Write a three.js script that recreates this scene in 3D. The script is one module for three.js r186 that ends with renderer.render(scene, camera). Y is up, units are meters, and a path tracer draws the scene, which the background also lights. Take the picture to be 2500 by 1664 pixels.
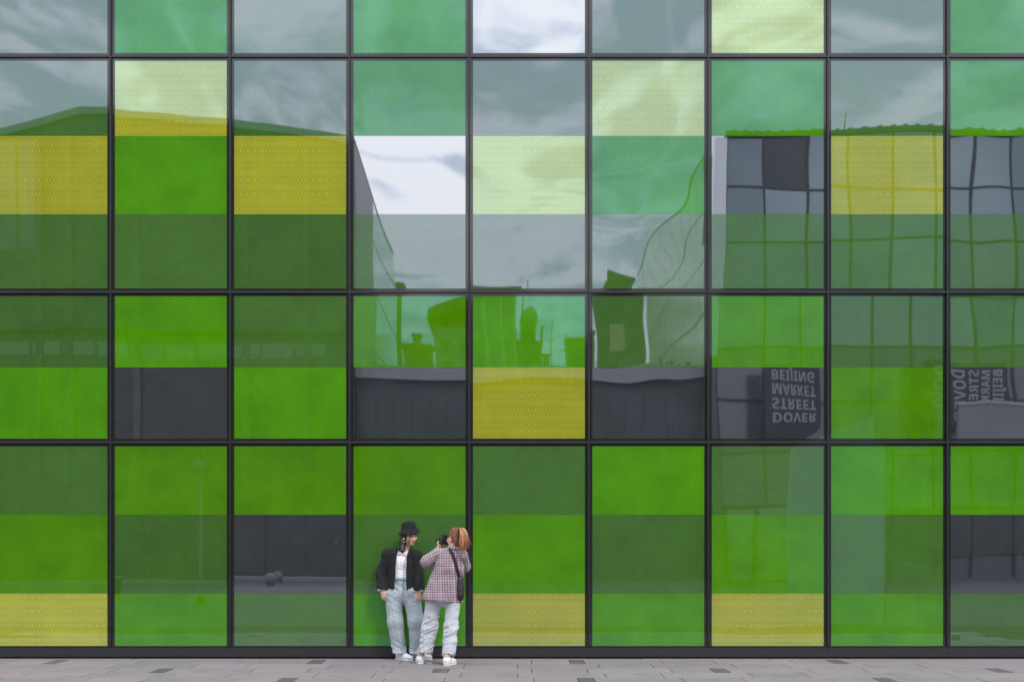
import * as THREE from 'three';
import { mergeGeometries } from 'three/addons/utils/BufferGeometryUtils.js';
import { RoundedBoxGeometry } from 'three/addons/geometries/RoundedBoxGeometry.js';

// ------------------------------------------------------------------ camera, sky, sun, exposure
const D = 14, EYE = 1.413, FOC = 2884;            // metres from the facade, eye height, focal length in photo pixels
const scene = new THREE.Scene();
const camera = new THREE.PerspectiveCamera(2 * Math.atan(832 / FOC) * 180 / Math.PI, 2500 / 1664, 0.1, 3000);
camera.position.set(0, EYE, D);
camera.lookAt(0, EYE, 0);
camera.setViewOffset(2500, 1664, -5, -483, 2500, 1664);   // shift lens: horizon low in the frame, verticals upright
camera.updateProjectionMatrix();
camera.updateMatrixWorld();

const renderer = new THREE.WebGLRenderer({ antialias: true });
renderer.toneMapping = THREE.LinearToneMapping;
renderer.toneMappingExposure = 1.62;
renderer.shadowMap.enabled = true;

// noise
function hash3(x, y, z) {
  let h = Math.imul(x, 374761393) ^ Math.imul(y, 668265263) ^ Math.imul(z, 1274126177);
  h = Math.imul(h ^ (h >>> 13), 1103515245); h ^= h >>> 16;
  return (h >>> 0) / 4294967296;
}
function noise(x, y, z = 0) {
  const xi = Math.floor(x), yi = Math.floor(y), zi = Math.floor(z);
  let u = x - xi, v = y - yi, w = z - zi;
  u = u * u * u * (u * (u * 6 - 15) + 10); v = v * v * v * (v * (v * 6 - 15) + 10); w = w * w * (3 - 2 * w);
  const L = (a, b, t) => a + (b - a) * t;
  return L(L(L(hash3(xi, yi, zi), hash3(xi + 1, yi, zi), u), L(hash3(xi, yi + 1, zi), hash3(xi + 1, yi + 1, zi), u), v),
    L(L(hash3(xi, yi, zi + 1), hash3(xi + 1, yi, zi + 1), u), L(hash3(xi, yi + 1, zi + 1), hash3(xi + 1, yi + 1, zi + 1), u), v), w) * 2 - 1;
}
function fbm(x, y, z, n) { let s = 0, a = 0.5; for (let i = 0; i < n; i++) { s += a * noise(x, y, z); x = x * 2.03 + 13.1; y = y * 2.03 + 7.7; z += 3.3; a *= 0.5; } return s; }
let seed = 7;
const rnd = () => { seed = (Math.imul(seed, 1664525) + 1013904223) >>> 0; return seed / 4294967296; };
const clamp = (x, a, b) => Math.min(b, Math.max(a, x));
const smooth = (a, b, x) => { const t = clamp((x - a) / (b - a), 0, 1); return t * t * (3 - 2 * t); };

const SKYX = -34.5, SKYZ = -76.7;
// broken overcast: bright cloud with blue-grey undersides, the same all round
{
  const W = 4096, H = 2048, data = new Float32Array(W * H * 4);
  for (let j = 0; j < H; j++) {
    const el = ((j + 0.5) / H - 0.5) * Math.PI, up = Math.sin(el), c = Math.cos(el);
    for (let i = 0; i < W; i++) {
      const az = ((i + 0.5) / W - 0.5) * 2 * Math.PI, k = (j * W + i) * 4;
      let r = 0.5, g = 0.52, b = 0.55;
      if (up > 0) {
        const q = 1 / (up + 0.10), x = c * Math.cos(az) * q + SKYX, z = c * Math.sin(az) * q + SKYZ;
        const wx = fbm(x * 0.9 + 5, z * 0.9, 1.5, 3), wz = fbm(x * 0.9, z * 0.9 + 9, 4.5, 3);
        const n = fbm(x * 1.5 + wx * 1.6, z * 1.5 + wz * 1.6, 0, 7), m = fbm(x * 6 + wz * 7, z * 6 + wx * 7, 8, 6), w = 1 - 2 * Math.abs(fbm(x * 4.5 + wx * 8, z * 4.5 - wz * 8, 21, 6));
        const t = clamp(0.46 + n * 1.3 + m * 1.25 + (w - 0.7) * 0.85, 0, 1);
        const lum = (0.90 + 0.50 * smooth(0.05, 0.95, t)) * (0.88 + 0.4 * up);
        const blue = 0.16 * (1 - t) + 0.01;
        r = lum * (1.0 - blue * 0.9); g = lum * (1.005 - blue * 0.3); b = lum * (1.03 + blue * 0.6);
        const haze = Math.exp(-el * 13) * 0.85;
        r += (1.22 - r) * haze; g += (1.18 - g) * haze; b += (1.0 - b) * haze;
      }
      data[k] = r; data[k + 1] = g; data[k + 2] = b; data[k + 3] = 1;
    }
  }
  const sky = new THREE.DataTexture(data, W, H, THREE.RGBAFormat, THREE.FloatType);
  sky.mapping = THREE.EquirectangularReflectionMapping; sky.magFilter = THREE.LinearFilter; sky.needsUpdate = true;
  scene.background = sky; scene.environment = sky; scene.environmentIntensity = 1;
}
const sun = new THREE.DirectionalLight(new THREE.Color(1, 0.95, 0.88), 1.15);
sun.position.set(9, 17, 13); sun.target.position.set(0, 0, 0);
sun.castShadow = true; sun.shadow.radius = 21; sun.shadow.mapSize.set(2048, 2048);
Object.assign(sun.shadow.camera, { left: -30, right: 30, top: 30, bottom: -30, near: 0.5, far: 90 });
scene.add(sun, sun.target);

// ------------------------------------------------------------------ helpers
const names = {};
function numbered(n) { const k = names[n] = (names[n] ?? -1) + 1; return k ? `${n}_${String(k).padStart(3, '0')}` : n; }
function thing(name, label, category, pos = [0, 0, 0], group) {
  const o = new THREE.Group(); o.name = numbered(name); o.position.set(...pos); o.userData = { label, category };
  if (group) o.userData.group = group;
  scene.add(o); return o;
}
function structure(o, name, label) { o.name = name; o.userData = { kind: 'structure', label, category: name.replace(/_/g, ' ') }; scene.add(o); return o; }
function part(name, geo, mat, parent, label) {
  const m = new THREE.Mesh(geo, mat); m.name = name; m.castShadow = m.receiveShadow = true;
  if (label) m.userData.label = label;
  parent.add(m); return m;
}
function box(x0, x1, y0, y1, z0, z1) { const g = new THREE.BoxGeometry(x1 - x0, y1 - y0, z1 - z0); g.translate((x0 + x1) / 2, (y0 + y1) / 2, (z0 + z1) / 2); return g; }
const lin = (r, g, b) => new THREE.Color().setRGB(r, g, b);
const std = (c, roughness = 0.7, more = {}) => new THREE.MeshStandardMaterial({ color: lin(...c), roughness, ...more });
function dataTex(w, h, f, srgb) {
  const a = new Uint8Array(w * h * 4);
  for (let j = 0; j < h; j++) for (let i = 0; i < w; i++) {
    const p = f((i + 0.5) / w, (j + 0.5) / h), k = (j * w + i) * 4;
    a[k] = clamp(p[0], 0, 1) * 255; a[k + 1] = clamp(p[1], 0, 1) * 255; a[k + 2] = clamp(p[2], 0, 1) * 255; a[k + 3] = p[3] === undefined ? 255 : clamp(p[3], 0, 1) * 255;
  }
  const t = new THREE.DataTexture(a, w, h); t.wrapS = t.wrapT = THREE.RepeatWrapping; t.magFilter = THREE.LinearFilter;
  if (srgb) t.colorSpace = THREE.SRGBColorSpace;
  t.needsUpdate = true; return t;
}
// tiling noise for textures: period 1 in u and v
function tnoise(u, v, n, s) {
  const x = u * n, y = v * n, xi = Math.floor(x), yi = Math.floor(y); let a = x - xi, b = y - yi; a = a * a * (3 - 2 * a); b = b * b * (3 - 2 * b);
  const h = (i, j) => hash3(((i % n) + n) % n, ((j % n) + n) % n, s);
  return (h(xi, yi) * (1 - a) + h(xi + 1, yi) * a) * (1 - b) + (h(xi, yi + 1) * (1 - a) + h(xi + 1, yi + 1) * a) * b;
}

// ------------------------------------------------------------------ ground and pavement
const asphaltTex = dataTex(512, 512, (u, v) => { const k = 0.72 + 0.2 * tnoise(u, v, 8, 1) + 0.16 * tnoise(u, v, 64, 2) + 0.14 * tnoise(u, v, 256, 3); return [k, k, k]; });
{
  const g = new THREE.PlaneGeometry(1600, 1600); g.rotateX(-Math.PI / 2);
  const uv = g.attributes.uv; for (let i = 0; i < uv.count; i++) uv.setXY(i, uv.getX(i) * 400, uv.getY(i) * 400);
  const m = new THREE.Mesh(g, new THREE.MeshStandardMaterial({ color: lin(0.095, 0.091, 0.098), roughness: 0.9, map: asphaltTex }));
  m.position.y = -0.02; m.receiveShadow = true;
  structure(m, 'ground', 'grey paved plaza running up to the glass facade');
}
const pavement = structure(new THREE.Group(), 'pavement', 'grey stone slab pavement along the foot of the glass facade');
{
  const stone = dataTex(1024, 1024, (u, v) => {
    const a = tnoise(u, v, 5, 11), b = tnoise(u, v, 23, 12), c = tnoise(u, v, 140, 13), d = tnoise(u, v, 420, 14), st = tnoise(u * 1, v * 3, 9, 15);
    let k = 0.66 + 0.20 * a + 0.16 * b + 0.14 * c + 0.12 * d - (b > 0.72 ? 0.1 * (b - 0.72) / 0.28 : 0) - 0.16 * smooth(0.62, 0.9, st);
    if (d > 0.985) k += 0.25; if (tnoise(u, v, 60, 16) > 0.94) k *= 0.82; k -= 0.10 * smooth(0.6, 0.85, tnoise(u, v, 3, 17)) * c;
    return [k * 1.01, k * 0.985, k * 1.0];
  });
  const mats = [[0.234, 0.202, 0.209], [0.220, 0.193, 0.199], [0.212, 0.189, 0.194], [0.236, 0.202, 0.206], [0.204, 0.187, 0.189], [0.226, 0.196, 0.208]].map((c) => new THREE.MeshStandardMaterial({ color: lin(...c), roughness: 0.72, map: stone, bumpMap: stone, bumpScale: 0.002 }));
  const dark = new THREE.MeshStandardMaterial({ color: lin(0.105, 0.092, 0.095), roughness: 0.55, map: stone, bumpMap: stone, bumpScale: 0.002 });
  const jointMat = std([0.05, 0.046, 0.045], 0.95, { map: asphaltTex });
  const bed = new THREE.PlaneGeometry(26, 5.2); bed.rotateX(-Math.PI / 2); bed.translate(0, -0.012, 2.6);
  part('joint_bed', bed, jointMat, pavement);
  const edge = [0.055, 0.17, 0.645, 1.09, 1.525, 1.965, 2.41, 2.855, 3.30, 3.745];
  const slab = (x0, x1, z0, z1, mat) => {
    const gx = 0.0035, gz = 0.003, b = 0.003;
    const g = new RoundedBoxGeometry(x1 - x0 - 2 * gx, 0.03, z1 - z0 - 2 * gz, 1, b);
    const p = g.attributes.position, ox = rnd() * 7, oz = rnd() * 7, uv = g.attributes.uv;
    for (let i = 0; i < p.count; i++) uv.setXY(i, (p.getX(i) + ox) / 1.4, (p.getZ(i) + oz) / 1.4);
    const m = part(mat === dark ? 'dark_inset_slab' : 'paving_slab', g, mat, pavement);
    m.position.set((x0 + x1) / 2, -0.015 + (rnd() - 0.5) * 0.002, (z0 + z1) / 2);
    m.rotation.set((rnd() - 0.5) * 0.003, 0, (rnd() - 0.5) * 0.002);
  };
  for (let r = 0; r < edge.length - 1; r++) {
    const z0 = edge[r], z1 = edge[r + 1], half = 6.6 * (1 - 0.5 * z0 / D);
    const cuts = []; // [x, isDark]
    if (r === 0) for (let x = -9; x < 9; x += 1.5) cuts.push([x, 0]);
    else if (r % 2 === 1) {
      const o = ((r - 1) / 2) % 2 ? -0.87 : 0.64;
      for (let n = -4; n <= 4; n++) { const x = o + 3.0 * n; cuts.push([x, 1], [x + 0.165, 0], [x + 1.06, 0], [x + 1.66, 0], [x + 2.56, 0]); }
    } else for (let n = -6; n <= 6; n++) cuts.push([0.04 + 1.5 * n, 0], [0.945 + 1.5 * n, 0]);
    for (let i = 0; i + 1 < cuts.length; i++) {
      const [x0, dk] = cuts[i], x1 = cuts[i + 1][0];
      if (x1 < -half - 0.8 || x0 > half + 0.8) continue;
      slab(x0, x1, z0, z1, dk ? dark : mats[Math.floor(rnd() * mats.length)]);
    }
  }
}
// ------------------------------------------------------------------ the glass building
const px = (x) => (x - 1255) / 206, py = (y) => (1606 - y) / 206;
const PITCH = 291.7 / 206, X0 = px(1145.5);                     // mullion i stands at X0 + i * PITCH
const building = thing('glass_building', 'modern building facade of green, yellow and dark glass panels between black mullions', 'building');
const frit = dataTex(128, 256, (u, v) => {
  // zigzag and diamond print: one strong row (v 0.25) and one fine row (v 0.75)
  const tri = (x) => Math.abs(((x % 1) + 1) % 1 - 0.5) * 2;
  let hi = 0, lo = 0;
  const line = (d, w) => smooth(w, w * 0.35, Math.abs(d));
  const z1 = 0.11 * tri(u * 2), z2 = 0.075 * tri(u * 2);
  lo = Math.max(lo, line(v - (0.25 - 0.15 - z1 + 0.055), 0.026), line(v - (0.25 + 0.15 + z1 - 0.055), 0.026));
  hi = Math.max(hi, line(v - (0.25 - 0.115 + z1), 0.02), line(v - (0.25 + 0.115 - z1), 0.02));
  if (Math.abs(v - 0.25) < 0.085) { hi = Math.max(hi, line(tri(u) * 0.5 - 0.5, 0.05)); lo = Math.max(lo, 0.8 * line(Math.hypot((tri(u) - 0.5) * 0.5, (v - 0.25) * 2), 0.09), 0.55 * smooth(0.08, 0.02, Math.abs(Math.abs(u - 0.5) - 0.41)) * 0); }
  hi = Math.max(hi, 0.85 * line(v - (0.75 - 0.10 + z2), 0.016), 0.85 * line(v - (0.75 + 0.10 - z2), 0.016), 0.7 * line(v - (0.75 - 0.03 + z2), 0.014), 0.7 * line(v - (0.75 + 0.03 - z2), 0.014));
  lo = Math.max(lo, 0.55 * line(v - (0.75 - 0.065 + z2), 0.02), 0.55 * line(v - (0.75 + 0.065 - z2), 0.02));
  if (Math.abs(v - 0.75) < 0.05) hi = Math.max(hi, 0.8 * line(tri(u) * 0.5 - 0.5, 0.04));
  return [hi, lo, 0];
});
// the print over 16 x 8 periods (1.36 m square), with dust, specks and streaks of its own
function fritMix(f, sd, mott) {
  const q = frit.image.data, W = 1024, row = [];
  for (let j = 0; j < 256; j++) { const m = [0, 0, 0, 0]; for (let i = 0; i < 128; i++) { const p = f(q[(j * 128 + i) * 4] / 255, q[(j * 128 + i) * 4 + 1] / 255); for (let c = 0; c < 4; c++) m[c] += (p[c] ?? 1) / 128; } row.push(m); }
  const all = [0, 1, 2, 3].map((c) => row.reduce((a, m) => a + m[c], 0) / 256);
  return dataTex(W, W, (u, v) => {
    const k = (Math.floor(((v * 8) % 1) * 256) * 128 + Math.floor(((u * 16) % 1) * 128)) * 4, p = f(q[k] / 255, q[k + 1] / 255), rm = row[Math.floor(((v * 8) % 1) * 256)];
    for (let c = 0; c < p.length; c++) p[c] = all[c] + (p[c] - rm[c]) * 1.15 + (rm[c] - all[c]) * 0.4;
    const dust = tnoise(u, v, 4, sd) * 0.5 + tnoise(u, v, 11, sd + 1) * 0.3 + tnoise(u, v * 0.34, 60, sd + 2) * 0.2, speck = tnoise(u, v, 340, sd + 3), g = 1 + mott * (dust - 0.5) + 0.22 * mott * (speck - 0.5) + (speck > 0.992 ? 0.3 : 0);
    return [p[0] * g, p[1] * g, p[2] * g, p[3] === undefined ? 1 : p[3] * (1 + 0.10 * (speck - 0.5) + 0.12 * (dust - 0.5))];
  });
}
const yellowTex = fritMix((hi, lo) => { const k = 0.66 + 0.40 * hi - 0.40 * lo * (1 - hi); return [k, k, k * (1 - 0.6 * hi)]; }, 101, 0.22);
const greenTex = fritMix((hi, lo) => { const k = 0.78 + 0.10 * hi - 0.16 * lo; return [k, k, k]; }, 111, 0.42);
const mutedTex = fritMix((hi, lo) => { const k = 0.80 + 0.05 * hi - 0.10 * lo; return [k, k, k]; }, 121, 0.28);
const shineTex = fritMix((hi, lo) => [1, 1, 1, 0.72 + 0.30 * lo - 0.06 * hi], 131, 0.3);
const smudge = dataTex(1024, 1024, (u, v) => {
  let k = 0.62 + 0.35 * tnoise(u, v, 6, 31) + 0.25 * tnoise(u, v, 40, 32);
  const st = tnoise(u, v * 0.25, 90, 33); k += 1.6 * smooth(0.8, 1, st) * smooth(0.62, 0.85, tnoise(u, v, 7, 34));
  if (tnoise(u, v, 300, 35) > 0.985) k += 1.0;
  k *= 0.6; return [k, k, k];
});
const glass = (c, ior, tint, map, rough = 0.015, more = {}) => new THREE.MeshPhysicalMaterial({ color: lin(...c), map, roughness: rough, ior, specularColor: lin(...tint), specularIntensity: 1, ...more });
const edgeEnamel = new THREE.MeshPhysicalMaterial({ color: lin(0.018, 0.021, 0.016), roughness: 0.06, ior: 1.6 });   // the black enamel band round every sheet
const GLASS = {};                                               // three tones of each kind; [pane, enamel edge]
[1, 0.92, 1.08].forEach((k, i) => {
  const c = (r, g, b) => [r * k, g * k, b * k];
  GLASS['G' + i] = [glass(c(0.086 * (2 - k), 0.29, 0.0001), 2.0, [0.36, 0.62, 0.93], greenTex), edgeEnamel];
  GLASS['D' + i] = [glass(c(0.062, 0.172, 0.018), 3.0, [0.70, 0.66, 0.95], mutedTex, 0.015, { specularIntensityMap: shineTex }), edgeEnamel];
  GLASS['Y' + i] = [glass(c(0.54, 0.545, 0.02), 2.6, [0.55, 0.9, 1], yellowTex), edgeEnamel];
  GLASS['K' + i] = [glass(c(0.046, 0.054, 0.060), 4.1, [0.92, 0.95, 1], smudge), edgeEnamel];
});
// columns from the left edge of the photo, rows from the bottom; two more columns on either side stay out of frame
const rowY = [py(1576.7), py(1448), py(1256), py(1079.5), py(896.6), py(713), py(522.7), py(331.5), py(138.7), py(-52.5), py(-243), py(-434)];
const unitOfRow = [0, 0, 0, 1, 1, 2, 2, 2, 3, 3, 3];            // rows that share one sheet of glass
const GRID = [ // row by row, columns -2 .. 10
  'GYYGDGYGYGDYG', 'DGGDKDGDGDKGD', 'GDDGGGDGDGGDG', 'KGGKGKYKKGKGY', 'GDDGDGGDGDDGD', 'DDDDDDDDDDDDD', 'GKYGYKYGKYKYG', 'YGDYDGDYGDGDY', 'DYDGDGKDYDGGD', 'GKGYGDGYGKDGK', 'DDDDDDDDDDDDD'];
const waviness = [0.35, 0.35, 0.35, 0.3, 0.3, 0.85, 0.75, 0.95, 0.65, 0.55, 0.6, 0.6, 0.6];
function paneGeometry(x0, x1, y0, y1, u) {
  // front sheet on a grid, gently rolled (mm), with thickness; slot 0 the pane, slot 1 its dark printed edge
  const B = 0.034, xs = [x0], ys = [y0];
  const xa = x0 + B, xb = x1 - B, ya = u.bottom ? y0 + B : y0, yb = u.top ? y1 - B : y1;
  for (let i = 0, n = 24; i <= n; i++) xs.push(xa + (xb - xa) * i / n);
  xs.push(x1);
  if (u.bottom) ys.push(ya);
  const m = Math.max(3, Math.round((yb - ya) / 0.055)); for (let j = u.bottom ? 1 : 1; j <= m; j++) ys.push(ya + (yb - ya) * j / m);
  if (u.top) ys.push(y1);
  const pos = [], nor = [], uv = [], inner = [], rim = [];
  for (const y of ys) for (const x of xs) {
    let z = 0, dx = u.tx, dy = u.ty;
    z += u.tx * (x - u.cx) + u.ty * (y - u.cy);
    for (const [a, kx, ky, ph] of u.waves) { const t = kx * x + ky * y + ph; z += a * Math.sin(t); const c = a * Math.cos(t); dx += c * kx; dy += c * ky; }
    pos.push(x, y, z); const l = Math.hypot(dx, dy, 1); nor.push(-dx / l, -dy / l, 1 / l); uv.push(x / 1.3648 + u.du, y / 1.364 + u.dv);
  }
  const nx = xs.length, e = 1e-6;
  for (let j = 0; j + 1 < ys.length; j++) for (let i = 0; i + 1 < nx; i++) {
    const a = j * nx + i, list = xs[i] > xa - e && xs[i + 1] < xb + e && ys[j] > ya - e && ys[j + 1] < yb + e ? inner : rim;
    list.push(a, a + 1, a + nx + 1, a, a + nx + 1, a + nx);
  }
  const b = pos.length / 3, zb = -0.014;                          // edges and back
  for (const [x, y, n] of [[x0, y0, 0], [x1, y0, 0], [x1, y1, 0], [x0, y1, 0]]) { pos.push(x, y, zb); nor.push(0, 0, -1); uv.push(0, 0); }
  rim.push(b, b + 2, b + 1, b, b + 3, b + 2);
  const side = (ids, n) => { const s = pos.length / 3; for (const k of ids) { pos.push(pos[3 * k], pos[3 * k + 1], pos[3 * k + 2]); nor.push(...n); uv.push(0, 0); } rim.push(s, s + 1, s + 2, s, s + 2, s + 3); };
  const tr = nx - 1, tl = (ys.length - 1) * nx, tq = ys.length * nx - 1;
  side([0, b, b + 1, tr], [0, -1, 0]); side([tr, b + 1, b + 2, tq], [1, 0, 0]); side([tq, b + 2, b + 3, tl], [0, 1, 0]); side([tl, b + 3, b, 0], [-1, 0, 0]);
  const g = new THREE.BufferGeometry();
  g.setAttribute('position', new THREE.Float32BufferAttribute(pos, 3)); g.setAttribute('normal', new THREE.Float32BufferAttribute(nor, 3)); g.setAttribute('uv', new THREE.Float32BufferAttribute(uv, 2));
  g.setIndex([...inner, ...rim]); g.addGroup(0, inner.length, 0); g.addGroup(inner.length, rim.length, 1);
  return g;
}
const capMat = new THREE.MeshStandardMaterial({ color: lin(0.018, 0.018, 0.021), roughness: 0.45, metalness: 0.2 });
const transomMat = new THREE.MeshStandardMaterial({ color: lin(0.032, 0.032, 0.036), roughness: 0.45, metalness: 0.2 });
const plinthMat = new THREE.MeshStandardMaterial({ color: lin(0.019, 0.019, 0.022), roughness: 0.55, map: asphaltTex });
const CAP = 0.010;
const xm = (i) => X0 + i * PITCH;
{
  const lines = [0, 3, 5, 8, 11];                                 // rows that begin a unit
  for (let c = 0; c < 13; c++) {
    const xl = xm(c - 6), xr = xm(c - 5), x0 = xl + CAP + 0.001, x1 = xr - CAP - 0.001;
    for (let k = 0; k < 4; k++) {
      const ra = lines[k], rb = lines[k + 1], w = waviness[c] * (k === 0 ? 0.7 : 1);
      const u = { cx: (x0 + x1) / 2, cy: (rowY[ra] + rowY[rb]) / 2, tx: (rnd() - 0.5) * 0.0036, ty: (rnd() - 0.5) * 0.003, waves: [] };
      if (c === 9 && k === 1) u.tx = -0.012;                     // one sheet set visibly askew
      for (let q = 0; q < 4; q++) {
        const lam = (c === 7 ? 0.5 : 0.55) + (c === 7 ? 0.5 : 1.1) * rnd(), dir = (q < 2 ? 0 : Math.PI / 2) + (rnd() - 0.5) * 0.9, kk = 2 * Math.PI / lam;
        u.waves.push([w * 0.0018 * (0.5 + rnd()) / kk, kk * Math.cos(dir), kk * Math.sin(dir), rnd() * 6.28]);
      }
      for (let r = ra; r < rb; r++) {
        const v = { ...u, bottom: r === ra && r > 0, top: r === rb - 1, du: Math.floor(rnd() * 16) / 16, dv: Math.floor(rnd() * 8) / 8 };
        const y0 = rowY[r] + (v.bottom ? 0.012 : r === 0 ? 0.003 : 0.0004), y1 = rowY[r + 1] - (v.top ? 0.012 : 0.0004);
        part('glass_panel', paneGeometry(x0, x1, y0, y1, v), GLASS[GRID[r][c] + Math.floor(rnd() * 3)], building);
      }
    }
    // transoms between the mullions, plinth panel and sill of this bay
    for (const r of [3, 5, 8]) part('transom', box(xl + CAP, xr - CAP, rowY[r] - 0.0105, rowY[r] + 0.0105, -0.012, 0.022), transomMat, building);
    part('plinth_panel', new RoundedBoxGeometry(PITCH - 0.006, py(1579.5) - py(1603), 0.04, 2, 0.003).translate((xl + xr) / 2, (py(1579.5) + py(1603)) / 2, 0.012), plinthMat, building);
    part('sill', box(xl + 0.002, xr - 0.002, py(1579.2), py(1576.2), -0.01, 0.036), capMat, building);
  }
  for (let i = -6; i <= 7; i++) part('mullion', new RoundedBoxGeometry(2 * CAP, rowY[11] - rowY[0] - 0.006, 0.05, 2, 0.003).translate(xm(i), (rowY[11] + rowY[0]) / 2 + 0.004, 0.003), capMat, building);
  part('joint_strip', box(xm(-6), xm(7), py(1602), py(1581), -0.03, 0.022), std([0.16, 0.16, 0.165], 0.5), building);
  part('wall', box(xm(-6) - 0.3, xm(7) + 0.3, -0.1, rowY[11] + 0.5, -12, -0.04), std([0.03, 0.03, 0.03], 0.8), building);
  part('parapet', box(xm(-6) - 0.32, xm(7) + 0.32, rowY[11] + 0.01, rowY[11] + 0.55, -0.3, 0.05), capMat, building);
}

// ------------------------------------------------------------------ what the glass mirrors: the buildings across the plaza, behind the camera
const AZ = 26, SC = FOC / (D + AZ);                               // the two fronts across the plaza
const ax = (x) => (x - 1255) / SC, ay = (y) => EYE - (y - 1315) / SC;
const facing = (m) => { m.side = THREE.DoubleSide; return m; };
function prism(pts, z0, z1) { const s = new THREE.Shape(pts.map(([x, y]) => new THREE.Vector2(x, y))); const g = new THREE.ExtrudeGeometry(s, { depth: z1 - z0, bevelEnabled: false }); g.translate(0, 0, z0); return g; }
const curtain = new THREE.MeshPhysicalMaterial({ color: lin(0.92, 0.93, 0.95), roughness: 0.08, metalness: 0.45, ior: 1.9 });
const curtainGreen = new THREE.MeshPhysicalMaterial({ color: lin(0.80, 0.92, 0.70), roughness: 0.12, metalness: 0.08, ior: 1.9 });
const bar = std([0.02, 0.022, 0.025], 0.5);
{
  const A = thing('office_building', 'long dark office building mirrored in the left columns of glass, with a peaked roof edge', 'building');
  const wallA = std([0.055, 0.052, 0.050], 0.55, { map: asphaltTex });
  const roof = [[-34, 14.2], [ax(0), ay(318)], [ax(120), ay(290)], [ax(205), ay(268)], [ax(270), ay(270)], [ax(563), ay(288)], [ax(800), ay(322)], [ax(848), ay(332)]];
  part('wall', prism([[-34, -0.05], ...roof.map(([x, y]) => [x, y - 0.25]), [ax(848), -0.05]], AZ, 42), wallA, A);
  const band = [...roof.map(([x, y]) => [x, y - 0.24]), ...roof.map(([x, y]) => [x + (x > -6 ? 0.08 : 0), y]).reverse()];
  part('roof_edge', prism(band, AZ - 0.12, 42.05), std([0.26, 0.28, 0.29], 0.5), A);
  const paneA = new THREE.MeshPhysicalMaterial({ color: lin(0.03, 0.04, 0.045), roughness: 0.06, ior: 1.9 });
  const strip = (y0, y1, x0, x1, n, mat = paneA) => { for (let i = 0; i < n; i++) { const w = (x1 - x0) / n; part('window_pane', box(x0 + i * w + 0.05, x0 + (i + 1) * w - 0.05, y0, y1, AZ - 0.03, AZ + 0.05), mat, A); } };
  strip(ay(872), ay(838), -22, ax(800), 14);
  strip(ay(612), ay(345), ax(-60), ax(92), 3);
  strip(0.15, 3.0, -22, ax(845), 12, std([0.04, 0.038, 0.037], 0.4));
  for (const x of [95, 172, 330, 600, 752]) part('column', box(ax(x) - 0.12, ax(x) + 0.12, 3.2, ay(345), AZ - 0.10, AZ + 0.02), std([0.085, 0.08, 0.075], 0.6), A);
  part('soffit', box(-34, ax(848), ay(812), ay(802), AZ - 0.35, AZ), std([0.04, 0.04, 0.04], 0.6), A);
  part('side_wall', box(ax(848), ax(848) + 0.12, 7.2, ay(350), 33, 42), curtain, A);
  part('end_wall', box(ax(848), ax(848) + 0.13, 7.2, ay(350), AZ + 0.05, 33), std([0.26, 0.235, 0.26], 0.6), A);
  part('base_wall', box(ax(848), ax(848) + 0.12, 0, 7.2, AZ + 0.05, 42), std([0.07, 0.07, 0.072], 0.5), A);
  part('coping', box(ax(848) - 0.02, ax(848) + 0.135, ay(350), ay(350) + 0.06, AZ + 0.05, 42), bar, A);
  for (let k = 3; k < 6; k++) part('floor_line', box(ax(848) + 0.12, ax(848) + 0.124, 2.2 + k * 2.2, 2.27 + k * 2.2, 33, 42), bar, A);
  for (let k = 0; k < 8; k++) part('rib', box(ax(848) + 0.12, ax(848) + 0.123, 7.2, ay(352), 33.4 + k * 1.1, 33.43 + k * 1.1), bar, A);
}
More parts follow.
